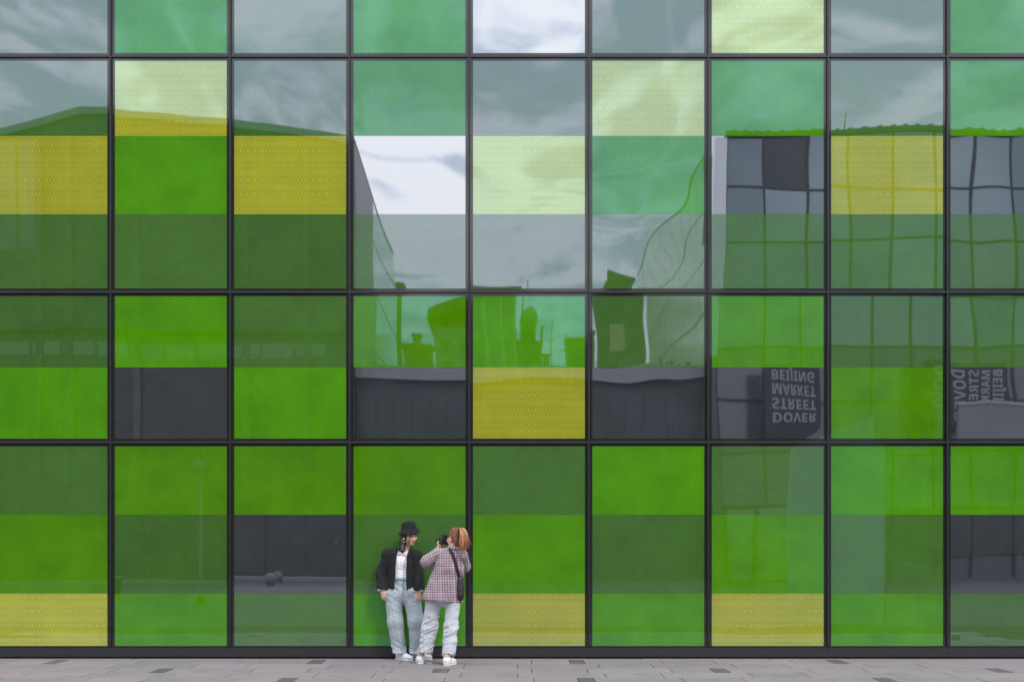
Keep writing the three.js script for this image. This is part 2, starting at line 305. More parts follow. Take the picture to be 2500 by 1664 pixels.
{
  const B = thing('shopping_building', 'pale gridded glass building mirrored in the right columns of glass', 'building');
  const xL = ax(1763), top = ay(318), w = 1.43, h = 1.8;
  part('wall', box(xL, 27, -0.05, top - 0.15, AZ + 0.06, 47), std([0.09, 0.095, 0.1], 0.6), B);
  part('roof_edge', box(xL - 0.05, 27.05, top - 0.15, top, AZ - 0.12, 47.05), std([0.05, 0.055, 0.05], 0.6), B);
  for (let i = 0; i < 44; i++) part('roof_stud', box(xL + 0.2 + i * 0.45, xL + 0.34 + i * 0.45, top, top + 0.05, AZ - 0.1, AZ + 0.1), std([0.05, 0.055, 0.05], 0.6), B);
  const tones = [[0.075, 0.085, 0.10], [0.10, 0.11, 0.125], [0.065, 0.075, 0.085], [0.12, 0.125, 0.13]].map((c, i) => new THREE.MeshPhysicalMaterial({ color: lin(...c), roughness: 0.09, ior: [2.6, 2.8, 2.4, 2.7][i], specularColor: lin(0.78, 0.95, 0.98) }));
  const lowPane = new THREE.MeshPhysicalMaterial({ color: lin(0.085, 0.09, 0.1), roughness: 0.14, ior: 1.75 });
  const darkPane = new THREE.MeshPhysicalMaterial({ color: lin(0.03, 0.035, 0.035), roughness: 0.2, ior: 1.5 });
  for (let i = 0; i < 13; i++) for (let j = 0; j < 8; j++) {
    const y1 = top - 0.15 - j * h, y0 = Math.max(y1 - h, 0.1), x0 = xL + i * w;
    const g = new RoundedBoxGeometry(w - 0.06, y1 - y0 - 0.06, 0.05, 1, 0.01); const m = part('window_pane', g, i === 1 && j === 0 ? darkPane : j > 6 ? darkPane : j > 3 ? lowPane : tones[Math.floor(rnd() * 4)], B);
    m.position.set(x0 + w / 2, (y0 + y1) / 2, AZ + 0.04); m.rotation.set((rnd() - 0.5) * 0.006, (rnd() - 0.5) * 0.01, 0);
  }
  for (let i = 0; i <= 13; i++) part('mullion', box(xL + i * w - 0.034, xL + i * w + 0.034, 0.1, top - 0.16, AZ - 0.03, AZ + 0.05), bar, B);
  for (let j = 1; j < 8; j++) part('transom', box(xL, xL + 13 * w, top - 0.15 - j * h - 0.036, top - 0.15 - j * h + 0.036, AZ - 0.02, AZ + 0.05), bar, B);
  part('pier_foot', box(ax(1736), xL - 0.02, 0, 7.6, AZ - 0.04, AZ + 0.38), std([0.09, 0.09, 0.095], 0.5), B);
  part('corner_pier', box(ax(1733), xL, 7.6, ay(330), AZ - 0.05, AZ + 0.4), std([0.86, 0.86, 0.88], 0.3), B);
  part('side_wall', box(xL - 0.2, xL - 0.02, 7.2, ay(335), AZ + 0.4, 47), curtainGreen, B);
  part('base_wall', box(xL - 0.2, xL - 0.02, 0, 7.2, AZ + 0.4, 47), std([0.075, 0.075, 0.08], 0.5), B);
  part('coping', box(xL - 0.215, xL - 0.02, ay(335), ay(335) + 0.07, AZ + 0.4, 47), bar, B);
  for (let k = 3; k < 7; k++) part('floor_line', box(xL - 0.204, xL - 0.2, 1.9 + k * 1.9, 1.97 + k * 1.9, AZ + 0.4, 47), bar, B);
  for (let k = 0; k < 10; k++) part('rib', box(xL - 0.203, xL - 0.2, 7.2, ay(337), AZ + 0.6 + k * 2, AZ + 0.63 + k * 2), bar, B);
  part('dark_panel', box(xL - 0.24, xL - 0.2, ay(560), ay(345), AZ + 1.4, AZ + 2.3), std([0.03, 0.05, 0.03], 0.5), B);
  part('antenna', new THREE.CylinderGeometry(0.012, 0.025, 0.85, 6).translate(ax(2073), top + 0.42, AZ + 0.6), bar, B);
  const door = new THREE.Group(); door.name = 'entrance_door'; B.add(door);
  const dx0 = ax(1768), dx1 = ax(1932);
  part('door_glass', box(dx0, dx1, 0.06, ay(1235), AZ - 0.10, AZ - 0.06), new THREE.MeshPhysicalMaterial({ color: lin(0.16, 0.17, 0.15), roughness: 0.08, ior: 1.9 }), door);
  for (const x of [dx0, ax(1840), dx1]) part('door_bar', box(x - 0.06, x + 0.06, 0.0, ay(1235), AZ - 0.16, AZ - 0.09), bar, door);
  for (const y of [0.04, ay(1235)]) part('door_rail', box(dx0 + 0.07, dx1 - 0.07, y - 0.06, y + 0.06, AZ - 0.15, AZ - 0.10), bar, door);
}
// hanging shop signs in front of the glass building opposite
function signTexture(turn) {
  const c = document.createElement('canvas'); c.width = c.height = 512; const x = c.getContext('2d');
  x.fillStyle = '#34343a'; x.fillRect(0, 0, 512, 512);
  x.translate(256, 256); x.rotate(turn); x.translate(-256, -256);
  x.fillStyle = '#97979f'; x.textBaseline = 'middle'; x.font = 'bold 104px sans-serif';
  ['DOVER', 'STREET', 'MARKET', 'BEIJING'].forEach((t, i) => {
    const w = x.measureText(t).width, s = Math.min(1.25, 440 / w); x.save(); x.translate(28, 74 + i * 121); x.scale(455 / w, 1.2); x.fillText(t, 0, 0); x.restore();
  });
  const t = new THREE.CanvasTexture(c); t.colorSpace = THREE.SRGBColorSpace; return t;
}
{
  const cloth = std([0.036, 0.036, 0.041], 0.8), zs = AZ - 1.2, sc = FOC / (D + zs), X = (x) => (x - 1255) / sc, Y = (y) => EYE - (y - 1315) / sc;
  const S1 = thing('shield_sign', 'dark shield-shaped banner with rounded foot and upside-down white lettering, hung left of the square sign', 'sign', [X(1942), 0, zs]);
  const hw = (X(2014) - X(1870)) / 2, yt = Y(898), ym = Y(1035), yb = Y(1072);
  const s = new THREE.Shape(); s.moveTo(-hw, yt); s.lineTo(hw, yt); s.lineTo(hw, ym - 0.05); s.quadraticCurveTo(hw * 0.72, yb, 0, yb); s.quadraticCurveTo(-hw * 0.72, yb, -hw, ym - 0.05); s.closePath();
  part('banner', new THREE.ExtrudeGeometry(s, { depth: 0.08, bevelEnabled: true, bevelSize: 0.01, bevelThickness: 0.01, bevelSegments: 2 }), cloth, S1);
  const f = part('lettering', new THREE.PlaneGeometry(hw * 1.9, (yt - ym) * 0.97), new THREE.MeshStandardMaterial({ map: signTexture(Math.PI), roughness: 0.8 }), S1);
  f.rotation.y = Math.PI; f.position.set(0, (yt + ym) / 2, -0.0145);
  part('bracket', box(-0.03, 0.03, yt + 0.012, yt + 0.14, -0.01, 1.15), bar, S1);
  const S2 = thing('square_sign', 'dark square hanging sign with white lettering turned sideways, near the right edge', 'sign', [X(2394), 0, zs]);
  const a = (X(2470) - X(2310)) / 2, t2 = Y(880);
  part('board', new RoundedBoxGeometry(2 * a, 2 * a, 0.5, 2, 0.02).translate(0, t2 - a, 0.25), cloth, S2);
  const f2 = part('lettering', new THREE.PlaneGeometry(a * 1.9, a * 1.9), new THREE.MeshStandardMaterial({ map: signTexture(Math.PI / 2), roughness: 0.8 }), S2);
  f2.rotation.y = Math.PI; f2.position.set(0, t2 - a, -0.003);
  part('bracket', box(-0.03, 0.03, t2 + 0.002, t2 + 0.14, 0.1, 1.15), bar, S2);
  const C = thing('shop_canopy', 'plain grey shop canopy below the square hanging sign', 'canopy', [0, 0, 0]);
  part('fascia', box(ax(2300), 24, ay(1090), ay(1003), AZ - 1.4, AZ - 0.1), std([0.2, 0.2, 0.215], 0.6), C);
  part('top_trim', box(ax(2300) - 0.03, 24.03, ay(1003) + 0.002, ay(996), AZ - 1.43, AZ - 0.1), std([0.34, 0.34, 0.35], 0.5), C);
}
// pale curved pylon standing near the facade, right of the camera
{
  const z = 5.9, sc = FOC / (D + z), X = (x) => (x - 1255) / sc;
  const P = thing('pale_pylon', 'tall pale curved screen with sloping top mirrored in the lower right columns', 'screen', [X(2095), 0, z]);
  const w0 = X(1925) - X(2095), w1 = X(2160) - X(2095), s = new THREE.Shape();
  s.moveTo(w0 + 0.06, 0); s.lineTo(w1, 0); s.lineTo(w1, 3.5); s.lineTo(w0 + 0.06, 2.9); s.quadraticCurveTo(w0 - 0.06, 1.6, w0 + 0.06, 0);
  part('panel', new THREE.ExtrudeGeometry(s, { depth: 0.05, bevelEnabled: true, bevelSize: 0.003, bevelThickness: 0.003, bevelSegments: 1, curveSegments: 10 }), std([0.56, 0.62, 0.72], 0.5), P);
  part('edge_trim', box(w1 + 0.004, w1 + 0.03, 0, 3.5, -0.01, 0.06), std([0.2, 0.21, 0.23], 0.5), P);
}
// far blocks through the gap between the two buildings
{
  const L = thing('low_building', 'low flat-roofed building closing the gap between the two big buildings', 'building');
  const z = 27, sc = FOC / (D + z), X = (x) => (x - 1255) / sc, Y = (y) => EYE - (y - 1315) / sc, xA = ax(848) + 0.16, xB = ax(1763) - 0.26;
  part('wall', box(xA, xB, -0.05, Y(930), z, z + 5), std([0.075, 0.08, 0.085], 0.6, { map: asphaltTex }), L);
  part('fascia', box(xA, xB, Y(930), Y(897), z - 0.3, z + 5.2), std([0.30, 0.29, 0.30], 0.6, { map: asphaltTex }), L);
  for (let i = 0; i < 18; i++) part('window_pane', box(X(876 + i * 44), X(912 + i * 44), Y(1080), Y(965), z - 0.04, z + 0.1), std([0.06, 0.064, 0.068], 0.3), L);
  part('side_block', box(X(1395), X(1470), Y(897), Y(872), z + 2, z + 4), std([0.10, 0.10, 0.10], 0.7), L);
  for (let i = 0; i < 36; i++) { const xp = [872 + 40 * rnd(), 1588 + 140 * rnd(), 990 + 60 * rnd()][i % 3], h = 0.12 + 0.55 * rnd() * rnd(); part('roof_vent', box(X(xp) - 0.025, X(xp) + 0.03 + 0.2 * rnd() * rnd(), Y(897), Y(897) + h, z + 2, z + 2.2), std([0.04, 0.045, 0.04], 0.7), L); }
  const blocks = [ // x0, x1, top, distance, tone, label
    [868, 906, 852, 150, 0.06, 'small dark far block at the left end of the gap'],
    [950, 981, 708, 120, 0.05, 'thin dark far tower left of the wide slab block'],
    [986, 1052, 838, 170, 0.07, 'low far block between thin tower and slab block'],
    [1060, 1258, 722, 150, 0.20, 'wide far slab block with rows of windows and lighter piers'],
    [1262, 1342, 822, 190, 0.06, 'far block carrying a round water tank'],
    [1402, 1452, 818, 170, 0.08, 'small far house-like block right of the mast'],
    [1468, 1568, 690, 100, 0.055, 'tall dark far tower beside the right-hand building'],
    [1592, 1618, 852, 180, 0.06, 'narrow far block behind the right-hand glass wall'],
    [866, 884, 868, 205, 0.09, 'tiny far block at the very left of the gap'],
    [910, 946, 874, 215, 0.12, 'low pale far block left of the thin tower'],
    [1012, 1030, 812, 230, 0.07, 'thin far chimney-like block left of the slab block'],
    [1700, 1722, 864, 210, 0.08, 'small far block near the right-hand corner pier'],
    [1344, 1362, 862, 225, 0.1, 'low far block between water tank and mast'],
    [1630, 1668, 872, 200, 0.06, 'squat far block behind the right-hand glass wall'],
  ];
  for (const [a, b, t, zz, tone, label] of blocks) {
    const s = FOC / (D + zz), x = (q) => (q - 1255) / s, y = (q) => EYE - (q - 1315) / s, x0 = x(a), x1 = x(b), y1 = y(t);
    const T = thing('far_building', label, 'building', [(x0 + x1) / 2, 0, zz], 'far buildings seen through the gap'), w = (x1 - x0) / 2;
    const wm = std([tone, tone * 1.0, tone * 1.02], 0.8), xs = a === 1060 ? x(1142) - (x0 + x1) / 2 : -w;
    part('wall', box(xs, w, -0.05, y1, 0, 2 * w), wm, T);
    part('roof', box(xs - 0.3, w + 0.3, y1, y1 + 0.5, -0.3, 2 * w + 0.3), std([tone * 0.6, tone * 0.6, tone * 0.6], 0.8), T);
    if (a === 1060) {
      part('wing', box(-w, xs, -0.05, y(790), 0.5, 2 * w - 1), wm, T);
      part('eave_roof', prism([[-w - 0.8, y(778)], [xs, y(752)], [xs, y(722)], [-w + 2.6, y(732)], [-w - 0.6, y(758)]], -0.6, 2 * w), std([0.035, 0.035, 0.035], 0.8), T);
      part('roof_drum', box(-w + 0.8, xs - 0.2, y(790), y(770), 1.5, w), std([0.03, 0.03, 0.03], 0.8), T);
    }
    const wt = a === 1060 ? y(800) : y1, win = [], n = Math.max(2, Math.round(w * 2 / 2.6)), fl = Math.floor((wt - 6) / 3);
    for (let i = 0; i < n; i++) for (let j = 0; j < fl; j++) win.push(box(-w + (i + 0.25) * 2 * w / n, -w + (i + 0.75) * 2 * w / n, wt - 2.6 - j * 3, wt - 1.1 - j * 3, -0.06, 0.05));
    if (win.length) { const wn = part('window_rows', mergeGeometries(win), std([0.03, 0.035, 0.04], 0.2), T); wn.userData.kind = 'stuff'; }
    if (a === 1060) for (let i = 0; i < 4; i++) part('pier', box(xs + 0.9 + i * w * 0.34 - 0.22, xs + 0.9 + i * w * 0.34 + 0.22, 0, y1, -0.5, 0), std([0.5, 0.44, 0.2], 0.7), T);
    if (a === 1262) { for (const sx of [-w, -w * 0.45, w * 0.5, w]) part('corner_post', box(sx - 0.22, sx + 0.22, y1, y1 + (Math.abs(sx) === w ? 3.2 : 1.5), -0.2, 0.24), std([0.04, 0.04, 0.04], 0.8), T); part('spire', new THREE.CylinderGeometry(0.06, 0.35, 9, 8).translate(-w * 0.5, y1 + 4.9, 1), std([0.04, 0.04, 0.04], 0.8), T); part('tank_stand', box(-1.6, 1.6, y1 + 0.5, y1 + 3.4, 2, 5), std([0.05, 0.05, 0.05], 0.8), T); part('water_tank', new THREE.SphereGeometry(1.9, 20, 14).translate(0, y1 + 4.8, 3.5), std([0.07, 0.07, 0.07], 0.5), T); }
    if (a === 1468) { part('lit_panel', box(-w * 0.2, w * 0.35, y(862), y(784), -0.12, 0), std([0.42, 0.37, 0.2], 0.6), T); part('roof_house', prism([[-w, y1 + 0.5], [w, y1 + 0.5], [w, y1 + 0.7], [-w, y1 + 1.9]], 0.5, w), std([tone, tone, tone], 0.8), T); }
  }
  for (const [xp, t, l] of [[1366, 770, 'tall thin mast right of the round water tank'], [1276, 765, 'short thin mast left of the round water tank'], [1398, 800, 'thin mast beside the small far house']]) {
    const s = FOC / (D + 140), X2 = (xp - 1255) / s, Y2 = EYE - (t - 1315) / s;
    const M = thing('mast', l, 'mast', [X2, 0, 140], 'thin masts on the skyline'); part('pole', new THREE.CylinderGeometry(0.05, 0.14, Y2, 8).translate(0, Y2 / 2, 0), bar, M); part('cross_arm', box(-0.5, 0.5, Y2 * 0.92, Y2 * 0.92 + 0.1, -0.05, 0.05), bar, M);
  }
}
// plaza furniture seen only as reflections
{
  const ballMat = std([0.13, 0.13, 0.135], 0.75, { map: asphaltTex });
  for (const [x, z, r, l] of [[ax(655) * 0.86, 20.6, 0.185, 'larger stone ball bollard in front of the dark building'], [ax(680) * 0.93, 23.0, 0.18, 'smaller stone ball bollard behind the larger one']]) {
    const b = thing('ball_bollard', l, 'bollard', [x, 0, z], 'stone ball bollards on the plaza'); part('ball', new THREE.SphereGeometry(r, 28, 20).translate(0, r * 0.97, 0), ballMat, b); part('base', new THREE.CylinderGeometry(r * 0.6, r * 0.65, 0.04, 20).translate(0, 0.01, 0), ballMat, b);
  }
  const z = 12.0, sc = FOC / (D + z), p = thing('lamp_post', 'slim grey lamp post mirrored in the second glass column', 'lamp post', [(494 - 1255) / sc, 0, z]);
  const pm = std([0.22, 0.23, 0.22], 0.45); part('pole', new THREE.CylinderGeometry(0.03, 0.042, 3.0, 12).translate(0, 1.5, 0), pm, p); part('base', new THREE.CylinderGeometry(0.075, 0.085, 0.22, 14).translate(0, 0.11, 0), std([0.03, 0.03, 0.03], 0.6), p); part('lamp_head', new RoundedBoxGeometry(0.16, 0.2, 0.5, 2, 0.03).translate(0, 3.05, -0.15), pm, p);
  const zb = 15, sb = FOC / (D + zb), bin = thing('litter_bin', 'dark litter bin with ochre rim mirrored at the left mullion', 'bin', [(283 - 1255) / sb, 0, zb]);
  part('body', new THREE.CylinderGeometry(0.17, 0.15, 0.48, 18).translate(0, 0.24, 0), std([0.02, 0.02, 0.02], 0.5), bin); part('rim', new THREE.TorusGeometry(0.17, 0.02, 8, 20).rotateX(Math.PI / 2).translate(0, 0.49, 0), std([0.3, 0.24, 0.05], 0.5), bin);
  const kerb = thing('planter_wall', 'long low pale stone kerb in front of the dark office building', 'kerb', [0, 0, 0]);
  part('kerb', new RoundedBoxGeometry(22, 0.14, 0.4, 2, 0.02).translate(-16, 0.05, 24.6), std([0.2, 0.2, 0.2], 0.7, { map: asphaltTex }), kerb);
}
// the small blue and white carton cut off by the bottom right corner
{
  const c = thing('small_carton', 'small pale blue carton with a dark band in the bottom right corner', 'carton', [6.145, 0, 2.52]);
  part('body', new RoundedBoxGeometry(0.12, 0.075, 0.07, 2, 0.006).translate(0.04, 0.0375, 0), std([0.5, 0.53, 0.85], 0.4), c);
  part('band', box(-0.0215, 0.1015, 0.016, 0.028, -0.0365, 0.0365), std([0.05, 0.06, 0.14], 0.5), c);
}
// ------------------------------------------------------------------ people: signed-distance bodies and clothes, meshed by surface nets
const sub = (a, b) => [a[0] - b[0], a[1] - b[1], a[2] - b[2]], add = (a, b) => [a[0] + b[0], a[1] + b[1], a[2] + b[2]], mul = (a, k) => [a[0] * k, a[1] * k, a[2] * k];
const dot = (a, b) => a[0] * b[0] + a[1] * b[1] + a[2] * b[2], cross = (a, b) => [a[1] * b[2] - a[2] * b[1], a[2] * b[0] - a[0] * b[2], a[0] * b[1] - a[1] * b[0]];
const unit = (a) => mul(a, 1 / Math.hypot(...a)), mix3 = (a, b, t) => [a[0] + (b[0] - a[0]) * t, a[1] + (b[1] - a[1]) * t, a[2] + (b[2] - a[2]) * t];
const at = (x, y, z) => { const s = FOC / (D - z); return [(x - 1255) / s, EYE - (y - 1315) / s, z]; };   // a point z metres in front of the glass
// tapered capsule, optionally flattened by factor k along direction n
function limb(a, b, r1, r2, n, k = 1) {
  const d = sub(b, a), l2 = dot(d, d) || 1e-9;
  return (x, y, z) => {
    let qx = x - a[0], qy = y - a[1], qz = z - a[2];
    const t = clamp((qx * d[0] + qy * d[1] + qz * d[2]) / l2, 0, 1);
    qx -= d[0] * t; qy -= d[1] * t; qz -= d[2] * t;
    if (n) { const e = (qx * n[0] + qy * n[1] + qz * n[2]) * (k - 1); qx += n[0] * e; qy += n[1] * e; qz += n[2] * e; }
    return Math.sqrt(qx * qx + qy * qy + qz * qz) - (r1 + (r2 - r1) * t);
  };
}
const ball = (c, r) => (x, y, z) => Math.hypot(x - c[0], y - c[1], z - c[2]) - r;
function egg(c, r, F) { // ellipsoid in frame F = [right, up, forward]
  F = F || [[1, 0, 0], [0, 1, 0], [0, 0, 1]];
  return (x, y, z) => {
    const q = [x - c[0], y - c[1], z - c[2]], u = dot(q, F[0]), v = dot(q, F[1]), w = dot(q, F[2]);
    const k0 = Math.hypot(u / r[0], v / r[1], w / r[2]), k1 = Math.hypot(u / r[0] ** 2, v / r[1] ** 2, w / r[2] ** 2);
    return k1 < 1e-9 ? -Math.min(...r) : k0 * (k0 - 1) / k1;
  };
}
const smin = (a, b, k) => { const h = Math.max(k - Math.abs(a - b), 0) / k; return Math.min(a, b) - h * h * k * 0.25; };
const join = (k, ...f) => (x, y, z) => { let d = f[0](x, y, z); for (let i = 1; i < f.length; i++) d = smin(d, f[i](x, y, z), k); return d; };
const cutBy = (f, g, k = 0.004) => (x, y, z) => -smin(-f(x, y, z), g(x, y, z), k);      // f without g
const chain = (pts, rs, n, k) => { const f = []; for (let i = 0; i + 1 < pts.length; i++) f.push(limb(pts[i], pts[i + 1], rs[i], rs[i + 1], n, k)); return f; };
const frame = (f, up) => { const F = unit(f), R = unit(cross(up, F)); return [R, unit(cross(F, R)), F]; };
const loc = (c, F, q) => add(c, add(mul(F[0], q[0]), add(mul(F[1], q[1]), mul(F[2], q[2]))));
const toLoc = (c, F) => (p) => { const q = sub(p, c); return [dot(q, F[0]), dot(q, F[1]), dot(q, F[2])]; };

function skin(f, lo, hi, h, origin = [0, 0, 0], uvf = (p, n) => [p[0] + 0.7 * p[2], p[1]]) {
  const nx = Math.ceil((hi[0] - lo[0]) / h) + 1, ny = Math.ceil((hi[1] - lo[1]) / h) + 1, nz = Math.ceil((hi[2] - lo[2]) / h) + 1;
  const v = new Float32Array(nx * ny * nz).fill(9), id = (i, j, k) => (k * ny + j) * nx + i, B = 5;
  for (let k = 0; k < nz; k += B) for (let j = 0; j < ny; j += B) for (let i = 0; i < nx; i += B) {
    const c = f(lo[0] + (i + B / 2) * h, lo[1] + (j + B / 2) * h, lo[2] + (k + B / 2) * h);
    const far = Math.abs(c) > h * B * 1.5 + 0.03;
    for (let r = k; r < Math.min(k + B, nz); r++) for (let q = j; q < Math.min(j + B, ny); q++) for (let p = i; p < Math.min(i + B, nx); p++)
      v[id(p, q, r)] = far ? c : f(lo[0] + p * h, lo[1] + q * h, lo[2] + r * h);
  }
  const pos = [], nor = [], uv = [], index = [], cell = new Int32Array(nx * ny * nz).fill(-1);
  for (let k = 0; k + 1 < nz; k++) for (let j = 0; j + 1 < ny; j++) for (let i = 0; i + 1 < nx; i++) {
    let n = 0, sx = 0, sy = 0, sz = 0; const o = [];
    for (let c = 0; c < 8; c++) o.push(v[id(i + (c & 1), j + ((c >> 1) & 1), k + (c >> 2))]);
    for (let a = 0; a < 8; a++) for (const bit of [1, 2, 4]) if (!(a & bit)) {
      const b = a | bit, va = o[a], vb = o[b];
      if ((va < 0) !== (vb < 0)) { const t = va / (va - vb); n++; sx += (a & 1) + (bit === 1 ? t : 0); sy += ((a >> 1) & 1) + (bit === 2 ? t : 0); sz += (a >> 2) + (bit === 4 ? t : 0); }
    }
    if (!n) continue;
    cell[id(i, j, k)] = pos.length / 3;
    const x = lo[0] + (i + sx / n) * h, y = lo[1] + (j + sy / n) * h, z = lo[2] + (k + sz / n) * h, e = h * 0.6;
    const g = unit([f(x + e, y, z) - f(x - e, y, z) + 1e-9, f(x, y + e, z) - f(x, y - e, z), f(x, y, z + e) - f(x, y, z - e)]);
    pos.push(x - origin[0], y - origin[1], z - origin[2]); nor.push(...g); uv.push(...uvf([x, y, z], g));
  }
  const quad = (a, b, c, d, flip) => { if (a < 0 || b < 0 || c < 0 || d < 0) return; flip ? index.push(a, c, b, a, d, c) : index.push(a, b, c, a, c, d); };
  for (let k = 1; k + 1 < nz; k++) for (let j = 1; j + 1 < ny; j++) for (let i = 1; i + 1 < nx; i++) {
    const a = v[id(i, j, k)] < 0;
    if (a !== v[id(i + 1, j, k)] < 0) quad(cell[id(i, j - 1, k - 1)], cell[id(i, j, k - 1)], cell[id(i, j, k)], cell[id(i, j - 1, k)], !a);
    if (a !== v[id(i, j + 1, k)] < 0) quad(cell[id(i - 1, j, k - 1)], cell[id(i - 1, j, k)], cell[id(i, j, k)], cell[id(i, j, k - 1)], !a);
    if (a !== v[id(i, j, k + 1)] < 0) quad(cell[id(i - 1, j - 1, k)], cell[id(i, j - 1, k)], cell[id(i, j, k)], cell[id(i - 1, j, k)], !a);
  }
  const g = new THREE.BufferGeometry();
  g.setAttribute('position', new THREE.Float32BufferAttribute(pos, 3)); g.setAttribute('normal', new THREE.Float32BufferAttribute(nor, 3)); g.setAttribute('uv', new THREE.Float32BufferAttribute(uv, 2)); g.setIndex(index);
  return g;
}
const around = (pts, m) => [[0, 1, 2].map((k) => Math.min(...pts.map((p) => p[k])) - m), [0, 1, 2].map((k) => Math.max(...pts.map((p) => p[k])) + m)];
const ridge = (x, y, z, n = 3) => { let s = 0, a = 0.5; for (let i = 0; i < n; i++) { s += a * (1 - 2 * Math.abs(noise(x, y, z))); x *= 2.1; y *= 2.1; z *= 2.1; a *= 0.5; } return s; };

function headField(c, F) {
  const L = (q) => loc(c, F, q);
  let f = join(0.03, egg(L([0, 0.032, -0.012]), [0.074, 0.088, 0.094], F), egg(L([0, -0.04, 0.022]), [0.056, 0.066, 0.064], F), ball(L([0, -0.088, 0.062]), 0.019));
  f = join(0.016, f, egg(L([0.037, -0.022, 0.06]), [0.024, 0.02, 0.02], F), egg(L([-0.037, -0.022, 0.06]), [0.024, 0.02, 0.02], F));
  for (const s of [-1, 1]) f = cutBy(f, egg(L([s * 0.031, 0.004, 0.092]), [0.019, 0.012, 0.014], F), 0.018);
  f = join(0.012, f, limb(L([0, 0.004, 0.08]), L([0, -0.034, 0.098]), 0.008, 0.0105), ball(L([0.011, -0.038, 0.087]), 0.008), ball(L([-0.011, -0.038, 0.087]), 0.008));
  f = join(0.008, f, egg(L([0, -0.059, 0.081]), [0.022, 0.006, 0.009], F), egg(L([0, -0.069, 0.079]), [0.018, 0.007, 0.009], F));
  for (const s of [-1, 1]) f = join(0.008, f, egg(L([s * 0.074, -0.008, -0.006]), [0.009, 0.03, 0.018], F));
  return f;
}
// hand: wrist w, d along the fingers, n out of the back of the hand, t towards the thumb; curl per finger
function handField(w, d, n, t, curl, spread = 1) {
  const P = (a, b, c) => add(w, add(mul(d, a), add(mul(t, b), mul(n, c))));
  const f = [limb(w, P(0.03, 0, 0), 0.024, 0.026, n, 1.35), limb(P(0.03, 0.012, 0), P(0.083, 0.026, 0), 0.022, 0.015, n, 1.5), limb(P(0.03, -0.01, 0), P(0.08, -0.024, 0), 0.022, 0.015, n, 1.5), limb(P(0.04, 0, 0), P(0.082, 0, 0), 0.024, 0.017, n, 1.5)];
  const len = [0.066, 0.074, 0.069, 0.053], off = [0.029, 0.0095, -0.0105, -0.029], fingers = [];
  for (let i = 0; i < 4; i++) {
    let p = P(0.082 - (i === 3 ? 0.008 : 0), off[i], 0), ang = curl[i] * 0.5; const pts = [p];
    for (const s of [0.45, 0.31, 0.24]) { const q = unit(add(add(mul(d, Math.cos(ang)), mul(n, -Math.sin(ang))), mul(t, off[i] * 3 * spread))); p = add(p, mul(q, len[i] * s)); pts.push(p); ang += curl[i]; }
    fingers.push(join(0.003, ...chain(pts, [0.0088, 0.0082, 0.0074, 0.0058])));
  }
  const th = [P(0.022, 0.022, -0.004), P(0.055, 0.045, -0.014), P(0.08, 0.05, -0.024), P(0.1, 0.047, -0.034)];
  const palm = join(0.016, ...f), thumb = join(0.008, ...chain(th, [0.014, 0.0115, 0.0095, 0.007]));
  return (x, y, z) => { let v = smin(palm(x, y, z), thumb(x, y, z), 0.01); for (const g of fingers) v = Math.min(v, smin(v, g(x, y, z), 0.004)); return v; };
}
// shoe in its own frame: +z to the toe, y up, sole at 0
function shoeField(high) {
  let f = join(0.03, limb([0, 0.05, -0.0], [0, 0.045, 0.11], 0.037, 0.038), limb([0, 0.04, 0.11], [0, 0.034, 0.185], 0.038, 0.033, [0, 1, 0], 1.2), limb([0, 0.06, 0.0], [0, 0.085, 0.015], 0.037, 0.035));
  if (high) f = join(0.02, f, limb([0, 0.08, 0.005], [0, 0.135, 0.0], 0.038, 0.04));
  f = cutBy(f, (x, y, z) => y - 0.006);
  if (!high) f = cutBy(f, limb([0, 0.14, -0.005], [0, 0.085, 0.012], 0.04, 0.03), 0.004);
  return (x, y, z) => f(x, y, z) - 0.0015 * ridge(x * 25, y * 25, z * 25, 2);
}
const soleShape = new THREE.Shape(); { const pts = [[-0.012, -0.042], [0.022, -0.036], [0.035, 0], [0.037, 0.06], [0.043, 0.13], [0.036, 0.185], [0.012, 0.218], [-0.016, 0.216], [-0.038, 0.18], [-0.042, 0.12], [-0.036, 0.05], [-0.034, -0.005], [-0.026, -0.034]]; soleShape.setFromPoints(new THREE.SplineCurve(pts.concat([pts[0]]).map(([a, b]) => new THREE.Vector2(a, b))).getPoints(60)); }
const soleGeo = (h) => { const g = new THREE.ExtrudeGeometry(soleShape, { depth: h, bevelEnabled: true, bevelSize: 0.003, bevelThickness: 0.003, bevelSegments: 2 }); g.rotateX(Math.PI / 2); g.scale(1, 1, 1); g.translate(0, h + 0.003, 0); return g; };

const skinMat = new THREE.MeshPhysicalMaterial({ color: lin(0.66, 0.41, 0.31), roughness: 0.5, ior: 1.4 });
const weave = dataTex(256, 256, (u, v) => { const k = 0.82 + 0.12 * tnoise(u, v, 12, 51) + 0.1 * tnoise(u, v, 128, 52) + 0.08 * tnoise(u, v * 0.3, 128, 53); return [k, k, k]; });
const clothMat = (c, r = 0.9, more = {}) => { const t = weave.clone(); t.repeat.set(3, 3); t.needsUpdate = true; return new THREE.MeshStandardMaterial({ color: lin(...c), roughness: r, map: t, bumpMap: t, bumpScale: 0.0015, ...more }); };
const denimTex = (s) => dataTex(512, 512, (u, v) => { const fade = tnoise(u, v, 6, s) * 0.6 + tnoise(u, v, 17, s + 1) * 0.4, k = 0.74 + 0.22 * fade + 0.12 * (tnoise(u, v, 256, s + 2) - 0.5) + 0.08 * (tnoise(u, v * 0.25, 200, s + 3) - 0.5); return [k * 0.97, k, k * 1.01]; });
const whiteShoe = std([0.78, 0.76, 0.77], 0.6), rubber = std([0.74, 0.72, 0.73], 0.45), stripe = std([0.12, 0.12, 0.16], 0.5);
